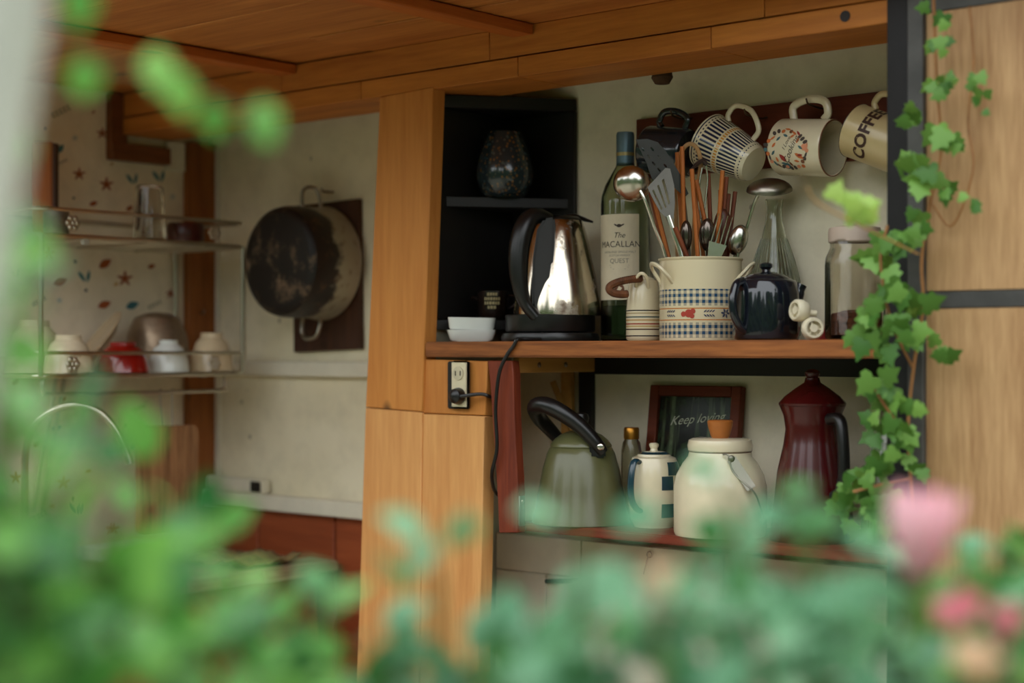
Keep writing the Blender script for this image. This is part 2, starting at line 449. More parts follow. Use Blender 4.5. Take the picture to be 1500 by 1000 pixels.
PC = dict(rust=(160,84,44), teal=(66,118,124), green=(112,116,78), dark=(70,70,76), pale=(176,182,176), ochre=(196,152,84))
for c, mb in PR.items():
    mb.build('leaf_print', plain('print_' + c, PC[c], .8, var=.1), wl, smooth=False)
# ------------------------------------------------------------------ shelf unit
ZS = EYE + .017                    # top of the upper shelf
SF = -.247
xl = onY(622, SF)[0]; xr = onY(1300, -.25)[0] - .003
ZL = EYE - .281; LF = -.222        # lower shelf
su = empty('wall_shelf', (xl, 0, ZL), 0, 'red-brown wooden two-tier wall shelf with a rough leg and screwed braces', 'shelf')
def world(o, parent):
    """mesh given in world coordinates under a parent that stands elsewhere"""
    o.parent = parent; o.matrix_parent_inverse = Matrix.Translation(-Vector(parent.location)); return o
world(MB().box(xl, xr, SF, -.001, ZS-.026, ZS).build('upper_board', SHELFW, bev=.0025), su)
lx0 = onY(754, LF)[0]
world(MB().box(lx0, xr, LF, -.0255, ZL-.014, ZL).build('lower_board', REDX, bev=.002), su)
P = [pY(u, v, LF-.006) for u, v in [(740,778),(769,778),(768,700),(765,640),(762,590),(761,549),(735,547),(722,527),(762,527),(724,527)]]
leg = [(740,779),(768,779),(768,720),(764,650),(762,600),(761,548),(759,528),(723,528),(727,560),(731,620),(735,680),(738,730)]
Q = [pY(u, v, LF-.004) for u, v in leg]
world(MB().prism([(p.x, min(p.z, ZS-.0265)) for p in Q], LF-.02, LF-.0005).build('leg', REDW, bev=.0015, seg=1), su)
lgx = onY(748, LF)[0]; YW = wood('yellow_brace_wood', (176,124,60), (206,158,88), 'Y', knots=False)
world(MB().box(lgx+.004, lgx+.018, LF, -.001, ZS-.052, ZS-.0265).build('brace', YW, bev=.0015, seg=1), su)
for yy in (-.17, -.10): 
    world(MB().ball((lgx+.0185, yy, ZS-.039), .0018, .0045, .0045, 10).build('screw', OLDST), su)
xw = onY(831, -.02)[0]
world(MB().box(xw-.012, xw+.012, -.024, -.0135, ZL+.06, ZS-.053).build('brace_upright', YW, bev=.001, seg=1), su)
world(MB().tube([(xw-.025, -.03, ZS-.07), (xw+.03, -.022, ZL+.11)], .007, 4).build('brace_stick', YW, smooth=False), su)
xb = onY(857, -.01)[0]
world(MB().box(xb-.013, xb+.016, -.013, -.001, ZL-.01, ZS-.0275).build('back_post', BLACK, bev=.001, seg=1), su)
world(MB().box(xb+.0165, xr, -.02, -.001, ZS-.056, ZS-.0275).build('back_rail', BLACK, bev=.001, seg=1), su)
bx_ = max(p.x for p in Q[:4])         # bracket screwed to the leg's side, down to the board's edge
world(MB().box(bx_+.0002, bx_+.0022, LF-.0185, LF-.004, ZL-.004, ZL+.045).build('bracket', OLDST, bev=.0005, seg=1), su)
world(MB().ball((bx_+.0026, LF-.011, ZL+.036), .0015, .003, .003, 8).build('screw', CHROME), su)

# ------------------------------------------------------------------ corner cabinet
cab = empty('corner_cabinet', (0, 0, EYE+.038), 0, 'black painted corner cabinet of two open compartments', 'cabinet')
ca, cb = Vector((.003, onX(637, .003)[1])), Vector((onY(846, -.003)[0], -.003)); CH = .409
def tri(z0, z1, inset=0.0, front=0.0):
    a, b, c = Vector((.004, ca.y+inset)), Vector((cb.x-inset, -.004)), Vector((.004, -.004))
    n = Vector((b.y-a.y, a.x-b.x)).normalized()*front
    return MB().prism([(0,0)]*0 or [(a.x+n.x, a.y+n.y), (b.x+n.x, b.y+n.y), (c.x, c.y)], z0, z1, Matrix(((1,0,0,0),(0,0,1,0),(0,1,0,0),(0,0,0,1))))
fn = Vector((cb.y-ca.y, ca.x-cb.x)).normalized()
fdir = (cb-ca).normalized()
for nm, z0, z1 in (('top', CH-.022, CH), ('middle_shelf', .215, .233), ('bottom', 0, .018)):
    tri(z0, z1, .008 if nm == 'middle_shelf' else 0).build(nm, BLACK, cab, bev=.001, seg=1)
MB().box(.0035, .0125, ca.y, -.004, .0185, CH-.0225).build('side_panel', BLACK, cab, bev=.001, seg=1)
MB().box(.013, cb.x, -.0125, -.0035, .0185, CH-.0225).build('side_panel', BLACK, cab, bev=.001, seg=1)
cab['label'] = 'black painted corner cabinet of two open compartments'

# vase on the middle shelf
def vase_mat():
    t = NT('speckled_glaze'); v = t.scaled((1,1,.8), False)
    vo = t.n('ShaderNodeTexVoronoi'); t.put(vo.inputs['Vector'], v); vo.inputs['Scale'].default_value = 190
    f = t.ramp(vo.outputs['Distance'], .25, .5, 1, 0); pick = t.n('ShaderNodeSeparateColor'); t.t.links.new(vo.outputs['Color'], pick.inputs[0])
    c = t.mix(t.math('MULTIPLY', f, t.math('GREATER_THAN', pick.outputs[0], .45)), lin((34,46,52)), lin((118,84,42)))
    c = t.mix(t.math('MULTIPLY', f, t.math('GREATER_THAN', pick.outputs[1], .72)), c, lin((60,80,82)))
    t.set(col=c, rough=.2, coat=.5); return t.m
fv = Fr(739, EYE+.038+.2335, Y=-.096)
vs = MB().lathe(fv.prof([(0,300),(26,300),(34,284),(41,266),(42,252),(39,235),(34,218),(28,203),(25,196),(24,194),(22,196),(26,206),(36,240),(36,262),(28,280),(0,282)]), 40).build('vase', vase_mat())
vs.location = fv.o; tag(vs, 'dark speckled ceramic vase standing in the black corner cabinet', 'vase')
vs.data.transform(Matrix.Diagonal((1,1,1,1)))
# dark mug with a printed label in the lower compartment
fm = Fr(722, EYE+.038+.0185, Y=-.112)
dm = thing('cup', fm, 'dark brown cup with a pale printed label inside the black cabinet', 'cup')
k = .028
MB().lathe([(0,0),(k*.8,0),(k,.012),(k,.05),(k*.93,.05),(k*.9,.012),(0,.006)], 28).build('body', plain('dark_brown_glaze', (34,22,18), .25), dm)
pm = MB()
for i, (w_, z_) in enumerate(((.020,.044),(.030,.036),(.030,.0285),(.018,.021))):
    x = -w_/2
    while x < w_/2 - .003:
        ww = random.uniform(.002,.005); wrap(pm, [(x,-.0026),(x+ww,-.0026),(x+ww,.0026),(x,.0026)], [(0,1,2,3)], k+.0006, z_); x += ww + .0012
pm.build('printed_label', plain('old_print', (170,156,112), .6), dm, smooth=False)
MB().tube(curve_pts([(.027,-.002,.042),(.040,-.004,.040),(.041,-.004,.028),(.027,-.002,.018)]), .003, 8).build('handle', MATS['dark_brown_glaze'], dm)
MB().tube(curve_pts([(-.026,-.005,.035),(-.033,-.008,.038),(-.038,-.010,.037)]), .003, 8).build('spout', MATS['dark_brown_glaze'], dm)

# two white dishes, one on the other
fd = Fr(691, ZS, Y=-.19)
for i, (wd, lab) in enumerate(((36, 'white rectangular ceramic dish standing directly on the shelf under another dish'), (35, 'white rectangular ceramic dish stacked on top of another dish'))):
    b = wd*fd.s; h = .0205; z0 = i*.0203
    d_ = MB().lathe([(0,0),(b*(.74,.90)[i],0),(b*(.88,.94)[i],.004),(b*1.0,h),(b*(.86,.96)[i],h),(b*(.78,.88)[i],.007),(0,.005)], 40, sy=.62, power=5).build('dish', WHITEC)
    d_.location = fd.o + Vector((0,0,z0+.0005*i)); d_.rotation_euler = (0, .02*i, AL); tag(d_, lab, 'dish')

# ------------------------------------------------------------------ electric kettle
fk = Fr(806, ZS, Y=-.125)
ek = thing('electric_kettle', fk, 'brushed steel electric kettle with a big black handle on its power base', 'kettle')
R = 66*fk.s
MB().lathe([(0,0),(R*1.08,0),(R*1.1,.006),(R*1.06,.014),(R*.9,.0155),(0,.0155)], 48).build('power_base', BLACKP, ek)
MB().lathe([(0,.0165),(R*.98,.0165),(R*1.0,.02),(R*1.0,fk.h(462)),(R*.97,fk.h(461)),(0,fk.h(461))], 48).build('collar', BLACKP, ek)
sx = .0
body = [(64,462),(64,455),(62,440),(58,415),(52,385),(46,355),(41,335),(36,324),(30,319)]
KST = wornmetal('kettle_steel', (200,190,172), (120,98,78), .56, .72, .16, 1.0, 14)
Mk = Matrix(((1,0,.0,0),(0,1,0,0),(0,0,1,0),(0,0,0,1)))
MB().lathe([(r*fk.s, fk.h(v)) for r, v in body], 56, Matrix.Translation((.012,0,0))).build('body', KST, ek)
MB().lathe([(34*fk.s,fk.h(326)),(36*fk.s,fk.h(322)),(32*fk.s,fk.h(318)),(18*fk.s,fk.h(316)),(0,fk.h(315.5))], 40, Matrix.Translation((.012,0,0))).build('lid', BLACKP, ek)
MB().tube([(.012+x*fk.s, y*fk.s, fk.h(v)) for x, y, v in ((10,-4,317),(26,-4,316.5),(40,-6,322),(52,-8,326))], [.006,.007,.006,.003], 8, flat=.6).build('spout', BLACKP, ek)
# handle: broad strap outside, seam inside
hp = curve_pts([fk(806,324,-.034), fk(783,320,-.050), fk(768,336,-.060), fk(760,370,-.064), fk(760,410,-.066), fk(768,444,-.066), fk(784,466,-.064)], 7)
n_ = len(hp)
MB().tube(hp, [.010 + .008*math.sin(PI*min(1,i/n_*1.2)) for i in range(n_)], 14, flat=1.0).build('handle', BLACKP, ek)
ip = [fk(806,330,-.040), fk(802,336,-.046), fk(809,372,-.056), fk(806,420,-.064), fk(797,452,-.066), fk(786,464,-.066)]
MB().prism([(p.x, p.z) for p in [fk(812,322),fk(811,360),fk(806,420),fk(800,455),fk(788,468),fk(780,462),fk(778,430),fk(780,380),fk(786,340),fk(796,324)]], -.064, -.040).build('handle_panel', plain('grey_black_plastic', (38,36,36), .45), ek, bev=.004)

# cord and wall socket
sk = Vector(); pz = pY(676, 563, FRONT-.004)
so = empty('wall_socket', pz, 0, 'ivory double wall socket on a black box screwed to the pine column', 'socket')
k = onY(676, FRONT)[2]/F
MB().box(-.030, .019, -.004, .0025, -.041, .039).build('back_box', BLACK, so, bev=.002)
MB().box(-.016, .022, -.010, -.0042, -.040, .040).build('face_plate', IVORY, so, bev=.003)
for z_ in (.019,):
    MB().lathe([(0,0),(.0105,0),(.0115,.001),(.0115,.002),(0,.002)], 24, Matrix.Translation((.003,-.0103,z_)) @ Matrix.Rotation(PI/2,4,'X')).build('outlet', plain('ivory_shade', (206,196,166), .4), so)
    MB().box(-.0035,-.0015,-.0127,-.0122,z_-.004,z_+.004).box(.0075,.0095,-.0127,-.0122,z_-.004,z_+.004).build('slots', BLACK, so)
pl = empty('power_plug', pz + Vector((.006,-.011,-.019)), 0, 'round black power plug with its cord pushed into the wall socket', 'plug')
MB().lathe([(0,0),(.0135,0),(.0145,.004),(.012,.014),(.006,.018),(0,.019)], 24, Matrix.Rotation(PI/2,4,'X')).build('body', BLACKP, pl)
c0 = Vector(pl.location)
cp = [c0+Vector((.006,-.012,-.001)), pY(703,577,-.252), pY(716,580,-.243), pY(724,583,-.215)]
cpath = curve_pts([Vector(p)-c0 for p in cp], 8)
MB().tube(cpath, .0032, 8).build('cord', BLACKP, pl)
flat_ = lambda u, Y: Vector((onY(u,Y)[0], Y, ZS+.0034))
kc = curve_pts([flat_(792,-.205), flat_(776,-.226), flat_(763,-.240), Vector((onY(757,-.2502)[0], -.2502, ZS+.0024)), pY(752,507,-.2518), pY(742,521,-.2530), pY(731,548,-.254), pY(726,600,-.252), pY(728,655,-.251), pY(721,690,-.249), pY(722,710,-.234), pY(728,723,-.216), pY(741,731,-.208)], 8)
Rk = Matrix.Rotation(-AL, 3, 'Z')
MB().tube([Rk @ (p - fk.o) for p in kc], .0032, 8).build('power_cord', BLACKP, ek)

# ------------------------------------------------------------------ whisky bottle
fb = Fr(916, ZS, Y=-.055)
wbt = thing('whisky_bottle', fb, 'tall clear spirit bottle with a cream paper label behind the striped jug', 'bottle')
b0 = 36
MB().lathe(fb.prof([(0,503),(33,503),(36,497),(36,300),(35,288),(30,272),(20,254),(14,244),(12.5,236),(12.5,200),(10.5,200),(10.5,238),(18,256),(33,290),(33.5,490),(0,494)]), 44).build('glass_body', glass('bottle_glass', (214,222,200)), wbt)
MB().lathe(fb.prof([(0,493.5),(33,489.5),(33,448),(0,448)]), 36).build('liquid', plain('dark_liquid', (26,24,14), .1), wbt)
cap = fb.prof([(13.2,243),(13.2,240),(13.2,198),(12,194),(0,194)])
MB().lathe(cap, 32).build('capsule', plain('blue_grey_foil', (92,120,132), .35, .3), wbt)
MB().lathe([(13.5*fb.s,fb.h(229)),(13.5*fb.s,fb.h(224))], 32).build('capsule_band', plain('dull_gold', (176,158,104), .4, .4), wbt)
lr = 36.4*fb.s
lab = MB()
for i in range(14):
    a0 = -1.45 + i*.14; a1 = a0+.14
    lab.add([(lr*math.sin(a),-lr*math.cos(a),z) for a, z in ((a0,fb.h(440)),(a1,fb.h(440)),(a1,fb.h(316)),(a0,fb.h(316)))], [(0,1,2,3)])
lab.build('paper_label', plain('label_paper', (224,212,184), .7, var=.05), wbt)
INK = plain('label_ink', (58,50,42), .7); GREYINK = plain('label_grey_ink', (140,132,116), .7)
tm = MB(); lo = -.32
for tx, sz, v in (('The', 11, 347), ('MACALLAN', 12.5, 360)):
    wrap(tm, *text(tx, sz*fb.s, shear=.3 if tx == 'The' else 0, fat=.0), lr+.0005, fb.h(v), lo)
wrap(tm, ell(0,0,4*fb.s,2.5*fb.s), fan(range(10)), lr+.0005, fb.h(333), lo)
for dx in (-5,5): wrap(tm, leafpoly(dx*fb.s,0,7*fb.s,2.4*fb.s,.5*dx/5), fan(range(8)), lr+.0005, fb.h(332), lo)
tm.build('lettering', INK, wbt, smooth=False)
tm = MB()
for tx, sz, v in (('HIGHLAND SINGLE MALT', 4.4, 371), ('SCOTCH WHISKY', 4.0, 376), ('QUEST', 9.5, 384)):
    wrap(tm, *text(tx, sz*fb.s), lr+.0005, fb.h(v), lo)
for v, w_ in ((390,30),(393,28),(395.5,20)): wrap(tm, [(-w_/2*fb.s,-.0003),(w_/2*fb.s,-.0003),(w_/2*fb.s,.0003),(-w_/2*fb.s,.0003)], [(0,1,2,3)], lr+.0005, fb.h(v), lo)
tm.build('small_lettering', GREYINK, wbt, smooth=False)
tm = MB(); wrap(tm, ell(0,0,8*fb.s,9*fb.s,n=16), fan(range(16)), lr+.0005, fb.h(425), lo)
tm.build('emblem', plain('emblem_brown', (110,62,34), .6), wbt, smooth=False)

# ------------------------------------------------------------------ striped jug with wicker handle
fj = Fr(943, ZS, Y=-.135)
ju = thing('striped_jug', fj, 'cream ceramic jug with thin coloured stripes and a wicker-wrapped handle', 'jug')
def bands(name, ground, rows_, rough=.25, z_of=None):
    t = NT(name); z = t.xyz()[2]; c = lin(ground)
    for z0, z1, col in rows_:
        c = t.mix(t.math('MULTIPLY', t.math('GREATER_THAN', z, z0), t.math('LESS_THAN', z, z1)), c, lin(col))
    t.set(col=c, rough=rough, coat=.3); MATS[name] = t.m; return t.m
rowsj = [(fj.h(v+.9), fj.h(v-.9), c) for v, c in ((455,(40,34,34)),(459,(170,150,110)),(464.5,(60,80,84)),(469,(184,140,80)),(474.5,(160,54,34)),(478,(190,160,100)),(482.5,(70,44,38)),(492,(34,30,44)))]
pj = [(0,500),(22,500),(25,497),(26,492),(26,462),(24.5,440),(22,418),(20,411),(15,409),(13,411),(17,420),(22,445),(22,490),(0,494)]
MB().lathe(fj.prof(pj), 40).build('body', bands('striped_glaze', (222,208,174), rowsj), ju)
MB().lathe(fj.prof([(15,411),(15.5,408.5),(10,405),(0,404)]), 30).build('lid', IVORY, ju)
lug = curve_pts([fj(930,420,-.020), fj(930,409,-.034), fj(936,402,-.040), fj(944,407,-.038), fj(948,422,-.024)], 6)
MB().tube(lug, .0028, 8).build('lug', IVORY, ju)
WICK = plain('wicker', (104,60,30), .7, var=.5, scale=90, bump=.3)
wp = curve_pts([fj(938,409,-.028), fj(925,410,-.033), fj(908,413,-.036), fj(895,418,-.037), fj(890,424,-.037), fj(896,430,-.036), fj(908,432,-.033), fj(918,431,-.030)], 6)
wk = MB(); 
wk.tube(wp, .0052, 8)
for i in range(1, len(wp)-1):
    d = (wp[i+1]-wp[i-1]).normalized(); wk.tube([wp[i]-d*.0009, wp[i]+d*.0009], .0063, 8)
wk.build('wicker_handle', WICK, ju)

# ------------------------------------------------------------------ enamel crock
fc = Fr(1026, ZS, Y=-.13)
cr = thing('enamel_crock', fc, 'cream enamel crock with blue gingham bands and two loop handles', 'crock')
RC = 60*fc.s
def gingham():
    t = NT('gingham_enamel'); x, y, z = t.xyz()
    a = t.math('ARCTAN2', x, y); per = 2*PI/42
    sa = t.math('LESS_THAN', t.math('FRACT', t.math('DIVIDE', a, per)), .5)
    sz = t.math('LESS_THAN', t.math('FRACT', t.math('DIVIDE', z, per*RC)), .5)
    g = t.math('MULTIPLY', t.math('ADD', sa, sz), .5)
    def band(v0, v1): return t.math('MULTIPLY', t.math('GREATER_THAN', z, fc.h(v1)), t.math('LESS_THAN', z, fc.h(v0)))
    inb = t.math('ADD', band(425,449), band(473,495))
    c = t.mix(t.math('MULTIPLY', inb, t.ramp(g, .0, 1.0)), lin((222,208,172)), lin((40,74,104)))
    ln = t.math('ADD', band(452,453.6), band(468.5,470))
    c = t.mix(ln, c, lin((196,122,60))); t.set(col=c, rough=.25, coat=.3); return t.m
GING = gingham()
MB().lathe(fc.prof([(0,502),(57,502),(59.5,500),(60,497),(60,383),(61.5,381.5),(62,379.5),(60.5,378.5),(58.5,380),(57.5,384),(57.5,492),(0,495)]), 64).build('body', GING, cr)
for sg, ua in ((-1, 958), (1, 1089)):
    p_ = curve_pts([fc(1026+sg*44,416,-.041), fc(1026+sg*55,403,-.050), fc(1026+sg*67,391,-.046), fc(1026+sg*74,388,-.030), fc(1026+sg*71,396,-.014), fc(1026+sg*63,408,-.010), fc(1026+sg*58.5,416,-.008)], 6)
    MB().tube(p_, .0036, 8, flat=.8).build('handle', IVORY, cr)
fl = {'red': MB(), 'ink': MB()}
def wr_(key, poly, u, v): wrap(fl[key], poly, fan(poly), RC+.0006, fc.h(v), math.asin((u-1026)/60))
for dx, dy, r in ((0,0,6),(-8,-1,4),(6,3,4),(5,-4,3.5)): wr_('red', ell(dx*fc.s,dy*fc.s,r*fc.s,r*fc.s), 1003, 460)
for u in (980, 1033):
    for i in range(4):
        for s2 in (-1,1): wr_('ink', leafpoly((i*4-7)*fc.s, s2*3.2*fc.s, 6*fc.s, 2*fc.s, s2*.7), u, 460)
for i in range(6): wr_('ink', leafpoly(5*math.cos(i)*fc.s, 4*math.sin(i)*fc.s, 7*fc.s, 3.5*fc.s, i), 1056, 460)
fl['red'].build('painted_flower', plain('flower_red', (170,56,38), .4), cr, smooth=False)
fl['ink'].build('painted_leaves', plain('leaf_ink', (70,74,96), .4), cr, smooth=False)

# ------------------------------------------------------------------ utensils in the crock
def uten(name, label, cat, group=None): return thing(name, fc, label, cat, group)
def rod(pts, r, n=8, flat=1.0): return MB().tube(pts, r, n, flat=flat)
def bowlM(c, x, z): return axes(x, z, c)
def bowl_mesh(a, b, depth, M, t=.0008):
    pr = [(math.sin(i/6*PI/2), -math.cos(i/6*PI/2)) for i in range(7)]; pr[0] = (0,-1)
    q = [(r, z) for r, z in pr] + [(r*.95, z*.95+.0) for r, z in reversed(pr)]; q[-1] = (0, -.94)
    return MB().lathe(q, 28, M @ Matrix.Diagonal((a, b, depth, 1)))
la = uten('ladle', 'round steel ladle leaning left in front of the bottle', 'ladle')
bowl_mesh(28*fc.s, 27*fc.s, .022, bowlM(fc(925,270,-.012), (1,0,0), (.25,.93,.35))).build('bowl', STEEL, la)
MB().tube(curve_pts([fc(936,282,-.027), fc(944,298,-.030), fc(958,336,-.023), fc(975,379,-.013), fc(1000,488,-.014)], 5), [.0035]*3+[.003]*18, 8).build('handle', STEEL, la)
tu = uten('slotted_turner', 'dark slotted turner with a wide pierced blade in the crock', 'turner')
def P2(pts): return [((u-fc.u0)*fc.s, (fc.v0-v)*fc.s) for u, v in pts]
outer = P2([(931,205),(948,204),(963,209),(975,222),(984,236),(996,256),(1008,284),(1003,289),(990,278),(975,262),(966,262),(955,264),(946,238)])
def slot(u, v, L, W, ang): return P2(ell(u, v, L, W, math.radians(ang), 6))
MB().holed(outer, [slot(u,v,4.2,1.8,50) for u,v in ((941,219),(955,219),(950,230),(965,231),(957,240),(974,243),(965,249))], -.006, .0012).build('blade', plain('dull_dark_steel', (66,64,62), .3, .8), tu)
rod([fc(1000,280,-.004), fc(1006,330,-.002), fc(1010,380,.000), fc(1017,488,.000)], .0028).build('handle', OLDST, tu)
sf = uten('serving_fork', 'steel slotted serving spatula with long tines leaning in the crock', 'spatula')
outer = P2([(946,277),(972,249),(979,250),(985,275),(986,300),(984,322),(972,320),(964,312),(955,296)])
MB().holed(outer, [P2([(953,282),(955,280),(968,308),(966,310)]), P2([(960,275),(962.5,273),(974,306),(971.5,307)]), P2([(967,267),(970,264),(979,300),(976.5,302)])], -.030, .0012).build('blade', plain('satin_steel', (120,116,110), .42, .9), sf)
MB().tube(curve_pts([fc(976,318,-.029), fc(985,345,-.030), fc(996,380,-.029), fc(1016,488,-.030)], 5), .0042, 8, flat=.6).build('handle', STEEL, sf)
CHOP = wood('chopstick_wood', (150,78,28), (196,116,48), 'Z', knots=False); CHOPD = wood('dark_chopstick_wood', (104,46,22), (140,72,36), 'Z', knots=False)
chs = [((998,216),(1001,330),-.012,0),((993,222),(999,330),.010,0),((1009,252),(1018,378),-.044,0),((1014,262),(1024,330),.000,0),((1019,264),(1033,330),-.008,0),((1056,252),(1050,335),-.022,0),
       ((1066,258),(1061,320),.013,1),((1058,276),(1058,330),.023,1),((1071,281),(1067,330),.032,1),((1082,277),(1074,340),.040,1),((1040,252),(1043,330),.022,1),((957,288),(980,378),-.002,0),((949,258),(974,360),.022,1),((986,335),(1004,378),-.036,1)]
chl = ['tall orange wooden chopstick rising through the bamboo loop', 'orange wooden chopstick just left of the tallest chopstick by the bamboo loop', 'orange wooden chopstick at the very front of the crock rim',
       'orange wooden chopstick behind the front one, half hidden by it', 'orange wooden chopstick leaning left below the peeler head', 'orange wooden chopstick rising above the table fork',
       'reddish wooden chopstick behind the fork, leaning right', 'short reddish chopstick close behind the one above the fork', 'reddish chopstick standing between the brown wooden spoon and the wall', 'dark reddish chopstick above the bright steel spoon',
       'dark reddish chopstick right beside the peeler loop', 'orange wooden chopstick between the round ladle handle and serving spatula', 'dark reddish chopstick behind the round ladle bowl', 'dark reddish stick leaning on the serving spatula handle']
for (a, b, d, dk) in chs:
    A = fc(a[0], a[1], d); B = fc(b[0], b[1], d*.9); D = (B-A).normalized()
    Cc = A + D*((A.z - .010)/max(.2, -D.z)); Cc.x = max(-.05, min(.05, Cc.x))
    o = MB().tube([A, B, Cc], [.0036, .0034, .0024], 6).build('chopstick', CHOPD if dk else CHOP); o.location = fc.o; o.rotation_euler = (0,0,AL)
    tag(o, chl.pop(0), 'chopstick', 'chopsticks in the crock')
bl = MB().tube(curve_pts([fc(1000,488,.034), fc(994,330,.032), fc(991,262,.026), fc(995,232,.023), fc(1004,214,.021), fc(1014,208,.021), fc(1024,216,.022), fc(1029,236,.023), fc(1026,262,.026), fc(1020,330,.032), fc(1016,488,.034)], 5), .0034, 8, flat=.6).build('bamboo_tongs', plain('bamboo', (170,128,76), .5, var=.2)); bl.location = fc.o; bl.rotation_euler = (0,0,AL)
tag(bl, 'bent bamboo tongs forming a tan loop behind the chopsticks', 'tongs')
pe = uten('peeler', 'steel peeler with a dark curved head among the chopsticks', 'peeler')
MB().tube(curve_pts([fc(1010,254,.014), fc(1018,243,.014), fc(1030,234,.014), fc(1037,240,.014)], 5), [.004]*6+[.006]*10, 8, flat=.6).build('head', plain('dark_head', (60,46,40), .4), pe)
MB().tube(curve_pts([fc(1036,240,.015), fc(1038,262,.016), fc(1034,300,.016), fc(1030,320,.016), fc(1027,300,.016), fc(1026,268,.015), fc(1030,244,.015)], 5), .0016, 6, closed=False).build('loop', STEEL, pe)
rod([fc(1031,318,.016), fc(1031,380,.016), fc(1031,488,.014)], .0028).build('handle', OLDST, pe)
def fork(base, top, wid, d, lab):
    o = uten('table_fork', lab, 'fork'); A = fc(*base, d); B = fc(*top, d); D = (B-A).normalized(); X = Vector((D.z,0,-D.x)); L = (B-A).length; w_ = wid*fc.s
    hd = MB(); poly = [A-X*w_*.35, A+X*w_*.35, A+X*w_*.5+D*L*.35, A-X*w_*.5+D*L*.35]
    hd.prism([(p.x,p.z) for p in poly], d-.0006, d+.0006).build('head', STEEL, o, bev=.0004, seg=1)
    for i in range(4):
        q = A - X*w_*.5 + X*w_*(i+.5)/4 + D*L*.345
        MB().tube([q, q + D*L*.4, q+D*L*.65+Vector((0,-.002,0))], [.0013,.0012,.0006], 6).build('tine', STEEL, o)
    MB().tube([A+D*.002, A-D*L*.5, A-D*L*1.65+Vector((0,.02,0))], [.004,.0026,.003], 8, flat=.5).build('handle', STEEL, o)
fork((1041,380), (1058,318), 27, -.040, 'steel table fork standing tines up at the front of the crock')
def spoon(c, a, b, d, zdir, mat, lab, rot=0, dz=.010, xf=.62):
    o = uten('spoon', lab, 'spoon'); Cp = fc(*c, d); X = Vector((math.cos(rot),0,math.sin(rot)))
    bowl_mesh(a*fc.s, b*fc.s, .009, axes(X, zdir, Cp)).build('bowl', mat, o)
    rod([Cp+Vector((0,-.002,-b*fc.s*.85)), Vector((Cp.x*xf, d+dz, .010))], .0026).build('handle', mat, o)
DKST = plain('dark_spoon_steel', (110,100,92), .2, .9)  # darker steel for two of the spoons
spoon((1080,352), 14, 23, -.008, (.05,1,.1), STEEL, 'bright steel spoon at the right of the crock beside the fork', rot=-.3)
spoon((1003,347), 9, 23, -.020, (0,1,.1), DKST, 'dark steel spoon between the serving spatula and a chopstick')
spoon((1034,345), 12, 24, -.020, (0,1,.1), DKST, 'dark steel spoon just left of the table fork')
spoon((1059,335), 14, 30, .003, (0,1,.1), plain('brown_wood_spoon', (84,42,26), .4, var=.2), 'brown wooden spoon behind the table fork in the crock', dz=.001, xf=.85)
l2 = uten('ladle', 'tarnished steel ladle rising from the crock at its right side', 'ladle')
bowl_mesh(34*fc.s, 24*fc.s, .019, axes((1,0,.0), (.05,.42,-.9), fc(1127,279,.0))@Matrix.Rotation(0,4,'Z')).build('bowl', OLDST, l2)
MB().tube(curve_pts([fc(1112,283,-.004), fc(1105,298,.002), fc(1093,340,.010), fc(1077,380,.014), fc(1064,488,.020)], 5), .0034, 8, flat=.7).build('handle', STEEL, l2)

# ------------------------------------------------------------------ navy teapot, carafe, caps, jar
ft = Fr(1122, ZS, Y=-.175)
tp = thing('teapot', ft, 'glossy navy-black ceramic teapot with a knobbed lid on the upper shelf', 'teapot')
NAVY = plain('navy_glaze', (20,24,32), .12, var=.15, coat=.5)
MB().lathe(ft.prof([(0,500),(40,500),(46,496),(48.5,485),(49,460),(48,430),(45,414),(42,411),(36,409),(34,410),(42,420),(44,480),(0,492)]), 48).build('body', NAVY, tp)
MB().lathe(ft.prof([(37,410),(36,408),(28,403),(14,399),(7,398),(6,395),(10,391),(10,387),(6,384.5),(0,384)]), 40).build('lid', NAVY, tp)
MB().tube(curve_pts([ft(1085,412,-.022), ft(1074,418,-.034), ft(1068,438,-.040), ft(1070,462,-.040), ft(1080,480,-.034), ft(1090,486,-.028)], 6), .0062, 10).build('handle', NAVY, tp)
MB().tube(curve_pts([ft(1158,462,.010), ft(1168,440,.012), ft(1172,425,.012), ft(1176,416,.012)], 5), [.012]*5+[.010]*5+[.009]*6, 12).build('spout', NAVY, tp)
def carafe(fr_, lab, top, lo, n=36):
    o = thing('glass_carafe', fr_, lab, 'carafe'); R_ = 37*fr_.s
    def prf(k): return [(0,0),(R_*.95*k,.0),(R_*k,.008),(R_*k,fr_.h(lo)),(R_*.8*k,fr_.h(lo-30)),(R_*.5*k,fr_.h(lo-62)),(R_*.34*k,fr_.h(lo-90)),(R_*.31*k,fr_.h(top+14)),(R_*.36*k,fr_.h(top))]
    GL = glass('clear_glass', (232,236,226))
    outer = prf(1.0); inner = [(max(0,r-.0022), max(.004,z)) for r, z in reversed(outer[1:])] + [(0,.004)]
    MB().lathe(outer + inner, 40).build('glass_body', GL, o)
    for i in range(n):
        a = 2*PI*i/n; pts = [((r+.0003)*math.cos(a), (r+.0003)*math.sin(a), z) for r, z in outer[2:6]]
        MB().tube(pts, .0009, 5).build('rib', GL, o)
    return o
carafe(Fr(1134, ZS, Y=-.042), 'clear ribbed glass carafe standing behind the navy teapot', 292, 412)
